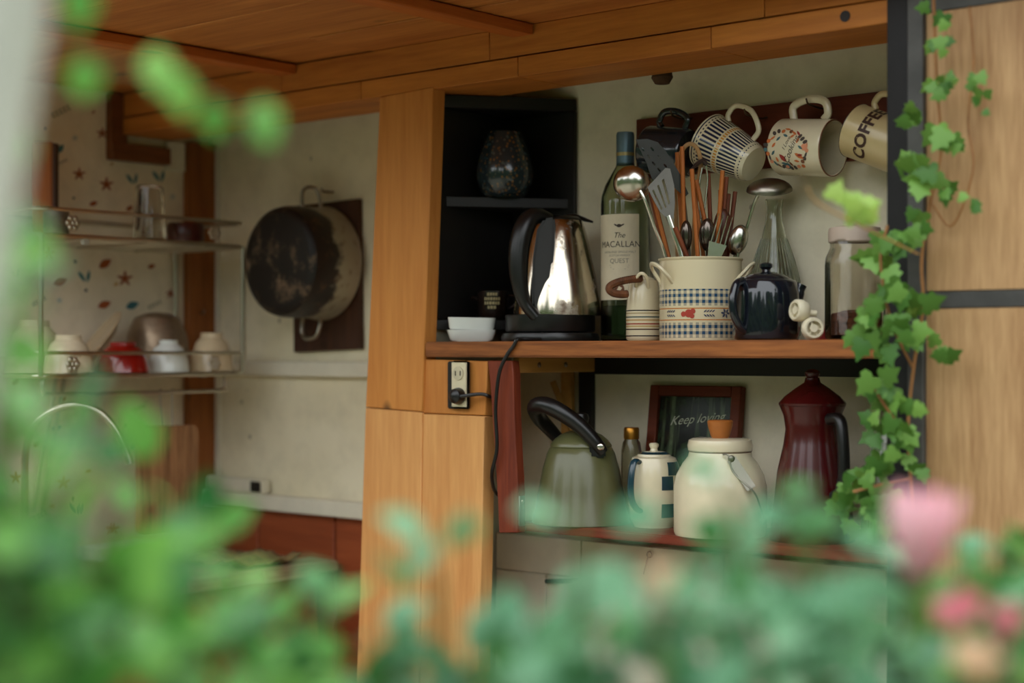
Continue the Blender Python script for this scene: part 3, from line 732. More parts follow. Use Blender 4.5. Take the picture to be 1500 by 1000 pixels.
def valve(u, v, Y, axis, lab):
    p = pY(u, v, Y); o = empty('shower_cap_ring', p, AL, lab, 'plastic cap'); o.name = 'plastic_cap'
    M = axes((0,0,1), axis); r = 16.5*onY(u,Y)[2]/F; PW = plain('cream_plastic', (222,212,184), .35, var=.04)
    MB().lathe([(r*.55,-r*.8),(r*.85,-r*.6),(r,-r*.1),(r*.97,r*.4),(r*.85,r*.55),(r*.66,r*.55),(r*.66,0),(0,0)][::1], 28, M).build('shell', PW, o)
    MB().lathe([(0,r*.1),(r*.36,r*.1),(r*.36,r*.5),(0,r*.5)], 20, M).build('hub', PW, o)
    for i in range(3):
        a = 2*PI*i/3 + .4; MB().box(r*.3, r*.7, -r*.06, r*.06, r*.2, r*.42, M @ Matrix.Rotation(a,4,'Z')).build('spoke', PW, o)
    return o, r
Yv = -.205; Zv = onY(1190,Yv)[2]
vv = HOR - (ZS-EYE)/Zv*F
valve(1190, vv-16.6, Yv, (.12,-1,.05), 'cream plastic cap with three spokes resting on the shelf by the teapot')
v2, r2 = valve(1171, vv-43, Yv-.004, (-1,-.45,.1), 'cream plastic cap lying on its side on top of another cap')
MB().tube([(r2*.6,0,-.2*r2),(r2*1.5,.002,-.25*r2)], .0045, 12).build('stem', plain('cream_plastic',(0,0,0)), v2)
fg = Fr(1252, ZS, Y=-.105)
gj = thing('glass_jar', fg, 'squarish clear jar with a pale screw lid and brown contents', 'jar')
jr = 41*fg.s
MB().lathe([(0,0),(jr*.9,0),(jr,.006),(jr,fg.h(388)),(jr*.97,fg.h(376)),(jr*.82,fg.h(362)),(jr*.82,fg.h(352)),(jr*.76,fg.h(352)),(jr*.77,fg.h(366)),(jr*.92,fg.h(382)),(jr*.94,.008),(0,.005)], 44, power=4).build('glass_body', glass('jar_glass', (236,232,222)), gj)
MB().lathe([(0,.0055),(jr*.9,.0085),(jr*.9,fg.h(458)),(jr*.5,fg.h(452)),(0,fg.h(456))], 40, power=4).build('contents', plain('brown_grounds', (112,64,42), .9, var=.5, scale=160, bump=.6), gj)
MB().lathe(fg.prof([(0,356),(36,356),(38,354),(38.5,340),(37,334),(30,332.5),(0,332)]), 44).build('lid', plain('pale_pink_plastic', (196,176,160), .5, var=.04), gj)
rb = MB().box(-.014,.014,-.006,.006,0,.019).build('small_box', plain('red_card', (150,30,24), .5), bev=.001); p_ = onY(1203, -.06); rb.location = (p_[0], -.06, ZS); rb.rotation_euler = (0,0,AL)
tag(rb, 'small red box tucked behind the plastic caps', 'box')

# ------------------------------------------------------------------ mugs on the hanging board
pa, pb, pc_ = pY(932,175,-.012), pY(1297,131,-.012), pY(932,262,-.012)
hb = empty('mug_board', (pa.x, -.0005, pc_.z), 0, 'long red-brown mug board screwed to the back wall above the shelf', 'mug rack')
hgt = pa.z - pc_.z
MB().box(0, onY(1330,-.012)[0]-pa.x-.03, -.012, 0, 0, hgt).build('board', MUGB, hb, bev=.001, seg=1)
PEG = plain('dark_hook', (90,72,52), .4, .7)
def mug(u, v, ydir, tilt, prof, R_, H, label, mat, hmat, hang, hr=.0042, inner=None):
    """prof gives the outer radius at fractions of the height; hang is the handle's reach"""
    c = pY(u, v, -.012-R_*1.12-.004); Zd = Vector((ydir, 0, tilt)).normalized()
    M = axes((0,0,1), Zd); o = empty('mug', c, 0, label, 'mug', None)
    o.rotation_euler = M.to_euler()
    out = [(0,-H/2),(prof[0][0]*R_*.9,-H/2)] + [(r*R_, -H/2 + f*H) for r, f in prof]
    inn = [(r*R_-.0028, max(-H/2+.004, -H/2+f*H)) for r, f in reversed(prof)] + [(0,-H/2+.004)]
    MB().lathe(out + [(prof[-1][0]*R_-.0014, H/2+.0012)] + inn, 48).build('body', mat, o)
    def rr(z):
        f = (z + H/2)/H
        for (r0,f0),(r1,f1) in zip(prof, prof[1:]):
            if f <= f1: return R_*(r0 + (r1-r0)*max(0,(f-f0))/(f1-f0+1e-9))
        return R_*prof[-1][0]
    a, b = -H*.30, H*.28
    hp_ = curve_pts([(rr(a)-.001,0,a),(rr(a)+hang*.62,0,a-.002),(max(rr(a),rr(b))+hang,0,(a+b)/2-.004),(max(rr(a),rr(b))+hang*.9,0,b-.002),(rr(b)+hang*.3,0,b+.006),(rr(b)-.001,0,b)], 7)
    MB().tube(hp_, hr, 10, flat=1.25).build('handle', hmat, o)
    top = c + M.to_3x3() @ Vector((max(rr(a),rr(b))+hang*.86, 0, (a+b)/2))
    pg = MB().tube(curve_pts([(0,0,0),(0,-.02,-.004),(0,c.y+.012+.0-.004,-.002),(0,c.y+.012-.012,.006)], 4), .0016, 6).build('hook', PEG, hb)
    pg.location = Vector((top.x-hb.location.x, -.012, top.z-.002-hb.location.z)); return o, rr, M
SPC = lambda u, Y: onY(u,Y)[2]/F
# cooking mug: opening to the right
mug_m = plain('cream_mug', (224,212,180), .22, var=.04, coat=.4)
cm, rr, M = mug(1182, 216, 1, -.10, [(.93,0),(1,.05),(1,.97),(.985,1)], .044, .092, 'cream mug printed with round cooking doodles hanging on the mug board', mug_m, mug_m, .030, .0052)
def stick(parent, polys, mat, R_, name, a0):
    mb = MB()
    for vs_, fs_ in polys: wrap(mb, vs_, fs_, R_+.0005, 0, a0)
    o = mb.build(name, mat, parent, smooth=False); o['kind'] = 'stuff'; return o
def camside(o, M):
    """angle round the mug's own axis that looks at the camera"""
    d = M.to_3x3().transposed() @ (Vector(cam.location) - Vector(o.location)); return math.atan2(d.x, -d.y)
def turn(vs_, fs_, ang, dx=0, dy=0):
    c, s_ = math.cos(ang), math.sin(ang); return [(x*c-y*s_+dx, x*s_+y*c+dy) for x, y in vs_], fs_
a0 = camside(cm, M) + .1
# the mug lies on its side: the print's up is round the body
def lay(vs_, fs_, x, y): return turn([(p[0]+x, p[1]+y) for p in vs_], fs_, -PI/2 if False else PI/2)
def upv(o, M, ang):
    r3 = M.to_3x3(); e = r3 @ Vector((math.cos(ang), math.sin(ang), 0)); return e.z
sgn = 1 if (M.to_3x3() @ Vector((math.cos(a0), math.sin(a0), 0))).z > 0 else -1
def doodle(vs_, fs_, x, y):
    """x along the picture's right (mug axis), y up (round the body)"""
    return [((p[1]+y)*sgn*DK, (p[0]+x)*DK-.004) for p in vs_], fs_
doo = {}; DK = 1.28
def dd(col, poly, x, y, fs_=None): doo.setdefault(col, []).append(doodle(poly, fs_ or fan(poly), x, y))
random.seed(5)
DC_ = dict(red=(150,40,30), orange=(206,112,56), teal=(70,104,108), brown=(124,76,48), dark=(72,62,56), peach=(214,140,104))
for i in range(30):
    a = 2*PI*i/30; rad_ = random.uniform(.024,.030); col = random.choice(list(DC_)); x, y = rad_*math.cos(a)-.004, rad_*math.sin(a)*.92
    k = random.random()
    if k < .4: dd(col, ell(0,0,.0026,.0026), x, y)
    elif k < .75: dd(col, leafpoly(0,0,.009,.0028,a+1.3), x, y)
    else: dd('dark', ell(0,0,.0034,.0022,a), x, y)
for i in range(12):
    a = 2*PI*i/12+.2; dd(random.choice(['orange','brown','teal','red']), leafpoly(0,0,.0075,.0032,random.uniform(0,3)), .019*math.cos(a)-.004, .018*math.sin(a))
dd('red', leafpoly(0,0,.013,.006,2.3), -.010, -.010); dd('teal', ell(0,0,.0048,.0048,n=14), -.006, -.021); dd('orange', leafpoly(0,0,.014,.005,-.5), .013, -.007); dd('peach', ell(0,0,.0042,.0042), .020, .004)
for tx, sz, x, y in (('I Love', .0068, -.005, .008), ('Cooking', .0105, .001, .000)):
    vs_, fs_ = text(tx, sz, shear=.3); vs_, fs_ = turn(vs_, fs_, 1.15); doo.setdefault('dark', []).append(doodle(vs_, fs_, x, y))
for c_, L in doo.items(): stick(cm, L, plain('doodle_' + c_, DC_[c_], .5), .044, 'printed_doodles', a0)
MB().lathe([(.0437,.0462),(.0434,.0474),(.0418,.0474)], 48).build('rim_line', plain('rim_brown', (130,84,54), .4), cm)
# striped cup: opening to the left and up
def striped():
    t = NT('striped_cup_glaze'); x, y, z = t.xyz(); a = t.math('ARCTAN2', x, y); per = 2*PI/38
    fr_ = t.math('ABSOLUTE', t.math('SUBTRACT', t.math('FRACT', t.math('DIVIDE', a, per)), .5))
    ln = t.math('LESS_THAN', fr_, .27)
    def band(a_, b_): return t.math('MULTIPLY', t.math('GREATER_THAN', z, a_), t.math('LESS_THAN', z, b_))
    inb = t.math('ADD', band(-.036,-.003), band(.008,.036))
    c = t.mix(t.math('MULTIPLY', ln, inb), lin((222,212,180)), lin((28,38,66)))
    dots = t.math('MULTIPLY', t.math('LESS_THAN', t.math('FRACT', t.math('DIVIDE', a, per)), .45), t.math('ADD', band(.0385,.0405), band(-.0425,-.0405)))
    c = t.mix(dots, c, lin((28,38,66)))
    ch = t.math('LESS_THAN', t.math('FRACT', t.math('DIVIDE', a, per*.75)), .62)
    c = t.mix(t.math('MULTIPLY', ch, band(-.0005,.0055)), c, lin((208,146,62)))
    c = t.mix(band(.0435,.0455), c, lin((28,38,66)))
    t.set(col=c, rough=.22, coat=.4); return t.m
sc_, rr, M = mug(1071, 223, -1, .52, [(.62,0),(.70,.06),(.86,.45),(1.0,.95),(1.02,1)], .045, .096, 'cream cup with navy stripes and an orange chevron ring on the mug board', striped(), IVORY, .030, .0036)
nv, rr, M = mug(981, 222, -1, .16, [(.92,0),(1,.06),(1,.97),(.985,1)], .040, .082, 'dark navy mug hanging at the end of the mug board behind the turner', plain('dark_teal_glaze', (30,38,46), .18, coat=.4), MATS['dark_teal_glaze'], .026, .0045)
TAN = plain('tan_enamel', (206,184,134), .3, var=.05, coat=.2)
cf, rr, M = mug(1290, 205, -1, .42, [(.97,0),(1,.04),(1,.97),(1.01,1)], .041, .090, 'tan enamel mug lettered COFFEE hanging beside the iron frame', TAN, TAN, .026, .004)
a0 = camside(cf, M)
vs_, fs_ = text('COFFEE', .027, fat=.0011, space=1.05)
mb = MB(); wrap(mb, vs_, fs_, .0416, .008, a0 + .15); mb.build('lettering', plain('coffee_brown', (62,36,24), .5), cf, smooth=False)
MB().lathe([(.0412,.0445),(.0418,.0458),(.040,.0462)], 48).build('rim_line', plain('rim_dark', (50,36,28), .4), cf)
# ------------------------------------------------------------------ things on the lower shelf
fo = Fr(851, ZL, Y=-.158)
gk = thing('stovetop_kettle', fo, 'olive green enamel stovetop kettle with a raised black handle', 'kettle')
OLIVE = plain('olive_enamel', (92,92,58), .30, var=.06, coat=.15)
MB().lathe(fo.prof([(0,774),(65,774),(70.5,771),(72,764),(70.5,757),(67,745),(62,715),(56,685),(50,664),(46,656),(43,653),(0,653)]), 56).build('body', OLIVE, gk)
MB().lathe(fo.prof([(45,653.5),(45,651),(40,644),(30,636),(17,631),(0,629)]), 48).build('lid', OLIVE, gk)
MB().lathe(fo.prof([(0,630),(8,628),(10,620),(12,612),(10,606),(4,604),(0,604)]), 24).build('lid_knob', BLACKP, gk)
hh = curve_pts([fo(881,660,-.050), fo(870,645,-.052), fo(848,622,-.050), fo(822,603,-.046), fo(798,592,-.036), fo(784,596,-.010), fo(790,612,.020), fo(806,630,.036), fo(822,648,.042)], 7)
MB().tube(hh, [.0095 + .0045*math.sin(PI*i/len(hh)) for i in range(len(hh))], 14).build('handle', BLACKP, gk)
MB().box(-.013, .013, -.006, .006, -.012, .014, Matrix.Translation(fo(873,657,-.049))).build('handle_lug', BLACKP, gk, bev=.003)
MB().ball(fo(877,651,-.063), .006, .0022, .006, 14).build('rivet', STEEL, gk)
MB().tube(curve_pts([fo(842,720,.050), fo(838,702,.066), fo(834,686,.076), fo(832,676,.080)], 5), [.018]*4+[.014]*6+[.010]*6, 12).build('spout', OLIVE, gk)

fs2 = Fr(925, ZL, Y=-.0645)
sb = thing('small_bottle', fs2, 'small clear glass bottle with a gold screw cap behind the kettle', 'bottle')
MB().lathe(fs2.prof([(0,800),(14,800),(15.5,790),(15.5,675),(15,660),(13,648),(10,643),(10,636),(8.5,636),(8.5,645),(13,664),(13.5,680),(13.5,780),(0,784)]), 36).build('glass_body', glass('small_bottle_glass', (226,226,212)), sb)
MB().lathe(fs2.prof([(10.8,643),(11.4,641),(11.4,628),(10,625.5),(0,625)]), 28).build('cap', plain('gold_cap', (190,130,48), .3, .8), sb)

# picture in its frame, leaning on the wall
A, B, Cq = pY(950,566,-.020), pY(1084,566,-.020), pY(950,672,-.020)
wf = B.x - A.x; hf = .185
pf = empty('picture_frame', ((A.x+B.x)/2, -.034, ZL), 0, 'brown wooden picture frame with a forest photograph leaning on the wall', 'picture frame')
pf.rotation_euler = (-.13, 0, 0)
hf = (pY(1017,566,-.027).z - ZL)/math.cos(.13)
b_ = .019
for x0, x1, z0, z1 in ((-wf/2,-wf/2+b_,0,hf),(wf/2-b_,wf/2,0,hf),(-wf/2+b_,wf/2-b_,hf-b_,hf),(-wf/2+b_,wf/2-b_,0,b_)):
    MB().box(x0, x1, -.011, .004, z0+.001, z1).build('moulding', MUGB, pf, bev=.0015, seg=1)
t = NT('forest_print'); x, y, z = t.xyz()
st = t.noise(t.scaled((60,1,4), False), 1.0, 3, .6); gr = t.noise(t.scaled((1,1,1), False), 60, 4)
c = t.mix(t.ramp(st, .52, .66), lin((24,26,20)), lin((96,110,80))); c = t.mix(t.ramp(gr, .5, .7, 0, .7), c, lin((46,62,34)))
t.set(col=c, rough=.25)
MB().box(-wf/2+b_*.9, wf/2-b_*.9, -.004, 0, b_*.9, hf-b_*.9).build('photograph', t.m, pf, smooth=False)
vs_, fs_ = text('Keep loving', .0225, shear=.45); tm = MB().add([(x+.004, -.0047, hf*.755 + y*.95 + x*.10) for x, y in vs_], fs_)
tm.build('lettering', plain('white_ink', (196,198,176), .6), pf, smooth=False)

# patterned teapot
fq = Fr(958, ZL, Y=-.128)
pt = thing('teapot', fq, 'cream ceramic teapot with dark teal painted blocks on the lower shelf', 'teapot')
TEALP = plain('teal_paint', (28,58,70), .22, coat=.4)
pq = fq.prof([(0,775),(27,775),(29,771),(31,766),(35,758),(38,735),(38.5,705),(37,682),(32,670),(24,667),(20,668),(33,690),(34,740),(26,762),(0,764)])
MB().lathe(pq, 48).build('body', IVORY, pt)
def rq(z):
    P_ = [p for p in pq[3:10]]
    for (r0,z0),(r1,z1) in zip(P_, P_[1:]):
        if z0 <= z <= z1: return r0 + (r1-r0)*(z-z0)/(z1-z0+1e-9) + .0007
    return 38*fq.s
for (ua, ub, va, vb) in ((968,985,695,715),(968,990,735,755),(978,996,675,694)):
    mb = MB(); n_ = 5; R_ = 38.5*fq.s; g = []
    for i in range(n_+1):
        for j in range(5):
            a = math.asin(max(-.99,min(.99,((ua+(ub-ua)*i/n_)-960)/38.5))); zq = fq.h(va+(vb-va)*j/4); r = rq(zq); g.append((r*math.sin(a), -r*math.cos(a), zq))
    mb.add(g, [(i*5+j, i*5+j+1, (i+1)*5+j+1, (i+1)*5+j) for i in range(n_) for j in range(4)]); mb.build('painted_patch', TEALP, pt)
MB().lathe(fq.prof([(25,668),(24,665),(14,661),(6,660),(5,657),(7,653),(7,650),(5,648.5),(0,648)]), 32).build('lid', IVORY, pt)
MB().lathe(fq.prof([(23,664.8),(18,662.0)]), 32, Matrix.Translation((0,0,.0008))).build('lid_ring', TEALP, pt)
MB().tube(curve_pts([fq(938,677,-.022), fq(927,674,-.034), fq(922,695,-.040), fq(922,725,-.040), fq(930,742,-.034), fq(942,748,-.026)], 6), .0062, 10, flat=.7).build('handle', TEALP, pt)
MB().tube(curve_pts([fq(966,718,.034), fq(972,700,.046), fq(976,684,.052)], 5), [.010]*5+[.008]*6, 12).build('spout', IVORY, pt)

# storage jar with latch and wooden knob
fz = Fr(1055, ZL, Y=-.158)
sj = thing('storage_jar', fz, 'big cream stoneware jar with a wire-latched lid on the lower shelf', 'jar')
MB().lathe(fz.prof([(0,790),(60,790),(66,786),(68,778),(68,712),(64,695),(55,678),(47,668),(45,660),(42,660),(46,672),(62,700),(64,776),(0,784)]), 56).build('body', IVORY, sj)
MB().lathe(fz.prof([(44,660.5),(47,659),(48,652),(46,644),(40,641.5),(0,641)]), 48).build('lid', IVORY, sj)
MB().lathe(fz.prof([(45.5,661.5),(46.5,660.2)]), 48).build('gasket', plain('brown_rubber', (110,70,46), .7), sj)
MB().lathe(fz.prof([(0,641.5),(12,641.5),(14,638),(18,624),(19,617),(17,615),(0,615)]), 28).build('knob', plain('orange_wood_knob', (176,104,44), .45, var=.2), sj)
LT = plain('latch_steel', (130,126,114), .4, .9)
q0 = fz(1064,668,-.056); q1 = fz(1091,710,-.073)
d_ = (q1-q0).normalized(); X_ = d_.cross(Vector((0,-1,0))).normalized()
Ml = Matrix((X_, d_, X_.cross(d_))).transposed().to_4x4(); Ml.translation = q0
MB().box(-.0075,.0075,0,(q1-q0).length,-.0012,.0012, Ml).build('latch', LT, sj, bev=.001)
MB().ball(q0 + Vector((0,-.002,.0)), .0055, .003, .0055, 12).build('latch_rivet', LT, sj)
MB().tube(curve_pts([q0+Vector((-.012,.004,.006)), q0+Vector((-.004,-.001,.004)), q0+d_*.02+X_*.009, q1+d_*.005, fz(1104,735,-.062), fz(1112,757,-.050)], 5), .0014, 6).build('latch_wire', LT, sj)
MB().ball(fz(1111,758,-.050), .006, .004, .006, 12).build('wire_boss', LT, sj)

# red coffee pot
fp = Fr(1190, ZL, Y=-.130)
cpn = thing('coffee_pot', fp, 'tall dark red enamel coffee pot with a pointed lid and black handle', 'coffee pot')
REDE = plain('dark_red_enamel', (72,12,13), .24, var=.1, coat=.15)
MB().lathe(fp.prof([(0,800),(60,800),(62,792),(61,775),(56,735),(51,690),(42,650),(39,628),(42,608),(48,594),(0,594)]), 52).build('body', REDE, cpn)
MB().lathe(fp.prof([(48.5,593.5),(49,590),(40,580),(24,568),(12,560),(10.5,555),(10.5,553),(0,552)]), 48).build('lid', REDE, cpn)
MB().lathe(fp.prof([(0,553),(8,553),(11,549),(11,545),(6,541),(0,540)]), 24).build('lid_knob', REDE, cpn)
MB().tube(curve_pts([fp(1206,612,-.046), fp(1217,612,-.066), fp(1220,640,-.074), fp(1221,690,-.076), fp(1217,715,-.068), fp(1211,722,-.056)], 6), .0088, 10, flat=1.0).build('handle', BLACKP, cpn)
MB().tube(curve_pts([fp(1182,700,.050), fp(1180,670,.062), fp(1178,640,.070)], 5), [.014]*5+[.009]*6, 12).build('spout', REDE, cpn)
carafe(Fr(1300, ZL, Y=-.100), 'clear ribbed glass carafe standing on the lower shelf beside the coffee pot', 590, 710)

# valve and pipe on the cladding, nail with wire
vp = pY(866, 880, YP-.012)
vl = empty('water_tap', vp, 0, 'small steel water tap with a bent dark pipe on the pale boards', 'tap')
MB().tube([(0,.010,0),(0,-.012,0)], .008, 12).build('flange', OLDST, vl)
MB().tube(curve_pts([(0,-.010,0),(0,-.024,.0),(0,-.032,-.012),(0,-.033,-.03)], 5), .006, 10).build('spout', STEEL, vl)
MB().tube([(0,-.012,.006),(0,-.012,.028)], .0035, 8).build('stem', OLDST, vl); MB().box(-.014,.014,-.016,-.008,.028,.033).build('lever', OLDST, vl, bev=.0015)
Pp = [pY(u, v, YP-.008) - vp for u, v in ((800,851),(835,851),(846,851),(856,862),(864,872))]
MB().tube(curve_pts(Pp, 5), .004, 8).build('pipe', plain('dark_pipe', (48,46,46), .5, .4), vl)
nl = pY(952, 812, YP-.003)
nw = MB().tube([(.0+.005*math.cos(a), -.001, .005*math.sin(a)) for a in [i*PI/6 for i in range(-3, 9)]] + [(-.006,-.001,-.012), (-.012,-.001,-.034)], .0012, 6).build('wire_hook', OLDST); nw.location = nl; tag(nw, 'thin wire hook nailed to the pale boards under the shelf', 'hook')
# ------------------------------------------------------------------ pot hanging on the back wall
pA, pB = pY(430, 516, -.012), pY(528, 511, -.012)
bd = MB().prism([(0,0),(pB.x-pA.x,pB.z-pA.z),(pY(525,291,-.012).x-pA.x,pY(525,291,-.012).z-pA.z),(pY(428,302,-.012).x-pA.x,pY(428,302,-.012).z-pA.z)], -.0125, -.0005).build('hanging_board', DARKW, bev=.0015, seg=1)
bd.location = (pA.x, 0, pA.z); tag(bd, 'dark brown wooden board fixed to the wall behind the hanging pot', 'board')
pc = pY(472, 386, -.02)
po = empty('cooking_pot', (pc.x, -.018, pc.z), 0, 'blackened aluminium cooking pot hanging bottom outward on the wall', 'pot')
Mp = axes((0,0,1), (0,-1,0))
PR_ = .112
BURN = wornmetal('burnt_bottom', (26,21,18), (120,98,74), .51, .66, .5, .3, 17)
t = NT('pot_side'); x, y, z = t.xyz(); v = t.scaled((1,1,1), False)
soot = t.ramp(t.math('ADD', z, t.math('MULTIPLY', t.math('SUBTRACT', t.noise(v, 22, 6, .7), .5), .085)), .052, .066)
c = t.mix(soot, lin((168,160,140)), lin((34,25,19))); rust_ = t.ramp(t.noise(v, 46, 5, .7), .55, .66)
c = t.mix(t.math('MULTIPLY', rust_, .6), c, lin((96,62,36))); t.set(col=c, rough=.45, metal=t.ramp(soot, 0, 1, .7, .1)); POTS = t.m
sidep = MB().lathe([(PR_*1.02,.001),(PR_*1.03,.004),(PR_,.008),(PR_*.995,.06),(PR_*.985,.098),(PR_*.95,.112)], 64).build('side', POTS, po); sidep.rotation_euler = Mp.to_euler()
o = MB().lathe([(PR_*.95,.1121),(PR_*.90,.1185),(PR_*.82,.121),(0,.121)], 64).build('bottom', BURN, po); o.rotation_euler = Mp.to_euler()
o = MB().lathe([(PR_*.99,.002),(PR_*.97,.05),(PR_*.9,.108),(0,.112)], 48).build('inside', plain('pot_inside', (90,84,76), .4, .7), po); o.rotation_euler = Mp.to_euler()
for sg in (1, -1):
    q = [(-.026, -.030, sg*(PR_-.004)), (-.027, -.032, sg*(PR_+.012)), (-.020, -.036, sg*(PR_+.034)), (0, -.038, sg*(PR_+.040)), (.020, -.036, sg*(PR_+.034)), (.027, -.032, sg*(PR_+.012)), (.026, -.030, sg*(PR_-.004))]
    MB().tube(curve_pts(q, 5), .0038, 8).build('handle', plain('handle_aluminium', (170,162,146), .35, .9), po)
nlp = MB().tube([(0,0,0),(0,-.03,.0),(0,-.032,.006)], .0022, 6).build('wall_nail', OLDST); nlp.location = (pc.x+.012, -.0005, pc.z+PR_+.033); tag(nlp, 'bent nail in the wall holding up the blackened pot', 'nail')
hk = MB().tube(curve_pts([(0,0,0),(.012,-.002,0),(.018,-.006,.006)], 4), .0022, 6).build('wall_hook', OLDST); hk.location = (XL+.0228, yc+.03, EYE+.083); tag(hk, 'small rusty hook screwed into the corner post', 'hook')

# ------------------------------------------------------------------ two-tier dish rack on the side wall
XA = XL + .004; RB = pX(258, 400, XA); YB = RB.y
p1 = onY(362, YB); XF = p1[0]; YF = onX(58, XF)[1]
ZF = onX(58, XF)[2]
za, zb_, zc, zd = zz(304, ZF), zz(343, ZF), zz(517, ZF), zz(551, ZF)
rk = empty('dish_rack', ((XA+XF)/2, (YB+YF)/2, zd), 0, 'two-tier chrome wire dish rack with flower ornaments on the papered wall', 'dish rack')
ro = Vector(rk.location)
def loop(z, r, c=.03):
    pts = []
    for cx_, cy_, a0 in ((XF-c, YB-c, 0), (XA+c, YB-c, 90), (XA+c, YF+c, 180), (XF-c, YF+c, 270)):
        for i in range(5):
            a = math.radians(a0 + i*22.5); pts.append(Vector((cx_+c*math.cos(a), cy_+c*math.sin(a), z)) - ro)
    return MB().tube(pts, r, 8, closed=True)
for z, nm, r in ((za,'upper_rail',.0036),(zb_,'upper_base_rail',.0042),(zc,'lower_rail',.0036),(zd,'lower_base_rail',.0045)): loop(z, r).build(nm, CHROME, rk)
for z in (zb_, zd):
    for i in range(1, 13):
        x = XA + (XF-XA)*i/13; MB().tube([Vector((x, YF, z))-ro, Vector((x, YB, z))-ro], .0016, 6).build('wire', CHROME, rk)
    for yq in (YF+.1, YF+.24, YF+.38): MB().tube([Vector((XA, yq, z-.004))-ro, Vector((XF, yq, z-.004))-ro], .0022, 6).build('cross_wire', CHROME, rk)
for x, yq in ((XF-.006, YF+.006), (XA+.006, YB-.006), (XF-.006, YB-.006), (XA+.006, YF+.006)):
    MB().tube([Vector((x,yq,zd))-ro, Vector((x,yq,za if False else zb_))-ro], .0052, 10).build('post', CHROME, rk)
for z0, z1 in ((zb_, za), (zd, zc)):
    for f_ in (.14, .82):
        yq = YF + (YB-YF)*f_; cz = (z0+z1)/2; orn = MB()
        c0 = Vector((XF+.004, yq, cz))-ro
        orn.ball(c0, .004, .005, .005, 10)
        of = orn.build('flower_ornament', CHROME, rk)
        for i in range(6):
            a = i*PI/3; MB().ball(c0+Vector((0,.0095*math.cos(a),.0095*math.sin(a))), .004, .0062, .0062, 10).build('petal', CHROME, of)
MB().box(-.006,.006,-.006,.006,-.014,.0, Matrix.Translation(Vector((XF-.004, YF+.10, zb_))-ro)).build('clip', plain('grey_clip', (168,164,150), .5), rk, bev=.001)
MB().tube([Vector(p)-ro for p in curve_pts([(XF-.02, YF+.02, zd-.0001), (XF-.02,YF+.02,zd-.03),(XF-.02,YF+.06,zd-.034),(XF-.02,YB-.07,zd-.034),(XF-.02,YB-.045,zd-.028),(XF-.02,YB-.04,zd-.0001)], 6)], .0038, 8).build('hook_rail', CHROME, rk)
for yq in (YF+.17, YF+.19):
    MB().tube([Vector((XA+.03,yq,zd))-ro, Vector((XA+.02,yq-.045,zz(770,ZF)))-ro], .004, 8).build('stay', CHROME, rk)

# things on the rack; Y along the wall, X out from it
def onrack(u, X, zb): 
    return Fr(u, zb + .0052, X=X)
XM = (XA+XF)/2
def bowl(u, X, rp, h, label, mat, up=False, foot=.45, name='bowl', z=None, tilt=0):
    f_ = onrack(u, X, zd if z is None else z); o = empty(name, f_.o, AL, label, 'bowl'); r = rp*f_.s; H = h*f_.s
    pr = [(0,0),(r*foot,0),(r*foot,H*.12),(r*.72,H*.26),(r*.92,H*.60),(r,H),(r*.96,H),(r*.88,H*.62),(r*.66,H*.32),(0,H*.2)]
    M_ = Matrix.Identity(4) if up else Matrix.Translation((0,0,H)) @ Matrix.Diagonal((1,1,-1,1))
    MB().lathe(pr[3:9] + [(r*.60,H*.30),(0,H*.2)] if False else pr[2:], 44, M_).build('body', mat, o)
    MB().lathe([(0,H*.02),(r*foot*.85,H*.02),(r*foot*.9,0),(r*foot,0),(r*foot*1.02,H*.125)], 36, M_).build('foot_ring', mat, o)
    if tilt: o.rotation_euler = (0, tilt, AL)
    return o
CREAMB = plain('cream_bowl', (214,194,160), .25, var=.05, coat=.3); REDB = plain('red_bowl_glaze', (140,18,12), .2, var=.08, coat=.4)
bowl(100, XF-.047, 37, 55, 'cream bowl turned upside down between the red bowl and a wire post', plain('cream_bowl_pale', (222,208,178), .25, coat=.3), foot=.5)
bowl(180, XF-.047, 39, 44, 'glossy red bowl turned upside down on the dish rack', REDB, foot=.5)
bowl(247, XF-.047, 30, 46, 'shiny white bowl turned upside down beside the red bowl', WHITEC)
bowl(310, XF-.047, 32, 56, 'small cream bowl turned upside down at the end of the rack', CREAMB, foot=.5)
f_ = onrack(230, XA+.074, zd)
sb_ = MB().lathe(f_.prof([(46,548),(48,546),(47,520),(43,490),(33,466),(19,459),(0,457),(0,460),(17,462),(31,469),(41,492),(45,520),(46,546)]), 44).build('steel_bowl', wornmetal('brown_steel', (170,150,126), (96,70,50), .45, .8, .25)); sb_.location = f_.o; sb_.rotation_euler = (0,0,AL)
tag(sb_, 'brownish steel mixing bowl turned upside down against the papered wall', 'bowl')
f_ = onrack(150, XA+.079, zd)
pl_ = MB().lathe([(0,.004),(.05,.004),(.045,.0),(.047,.004),(.075,.013),(.075,.016),(.045,.009),(0,.007)], 44).build('plate', plain('tan_plate', (190,168,134), .3, coat=.2)); pl_.location = f_.o + Vector((0,0,.052)); pl_.rotation_euler = (.35, -.85, AL)
tag(pl_, 'tan plate leaning slanted against the steel bowl on the rack', 'plate')
bowl(50, XA+.075, 43, 76, 'large cream bowl standing behind the wire post of the rack', plain('cream_big_bowl', (214,204,176), .2, coat=.4), foot=.5)
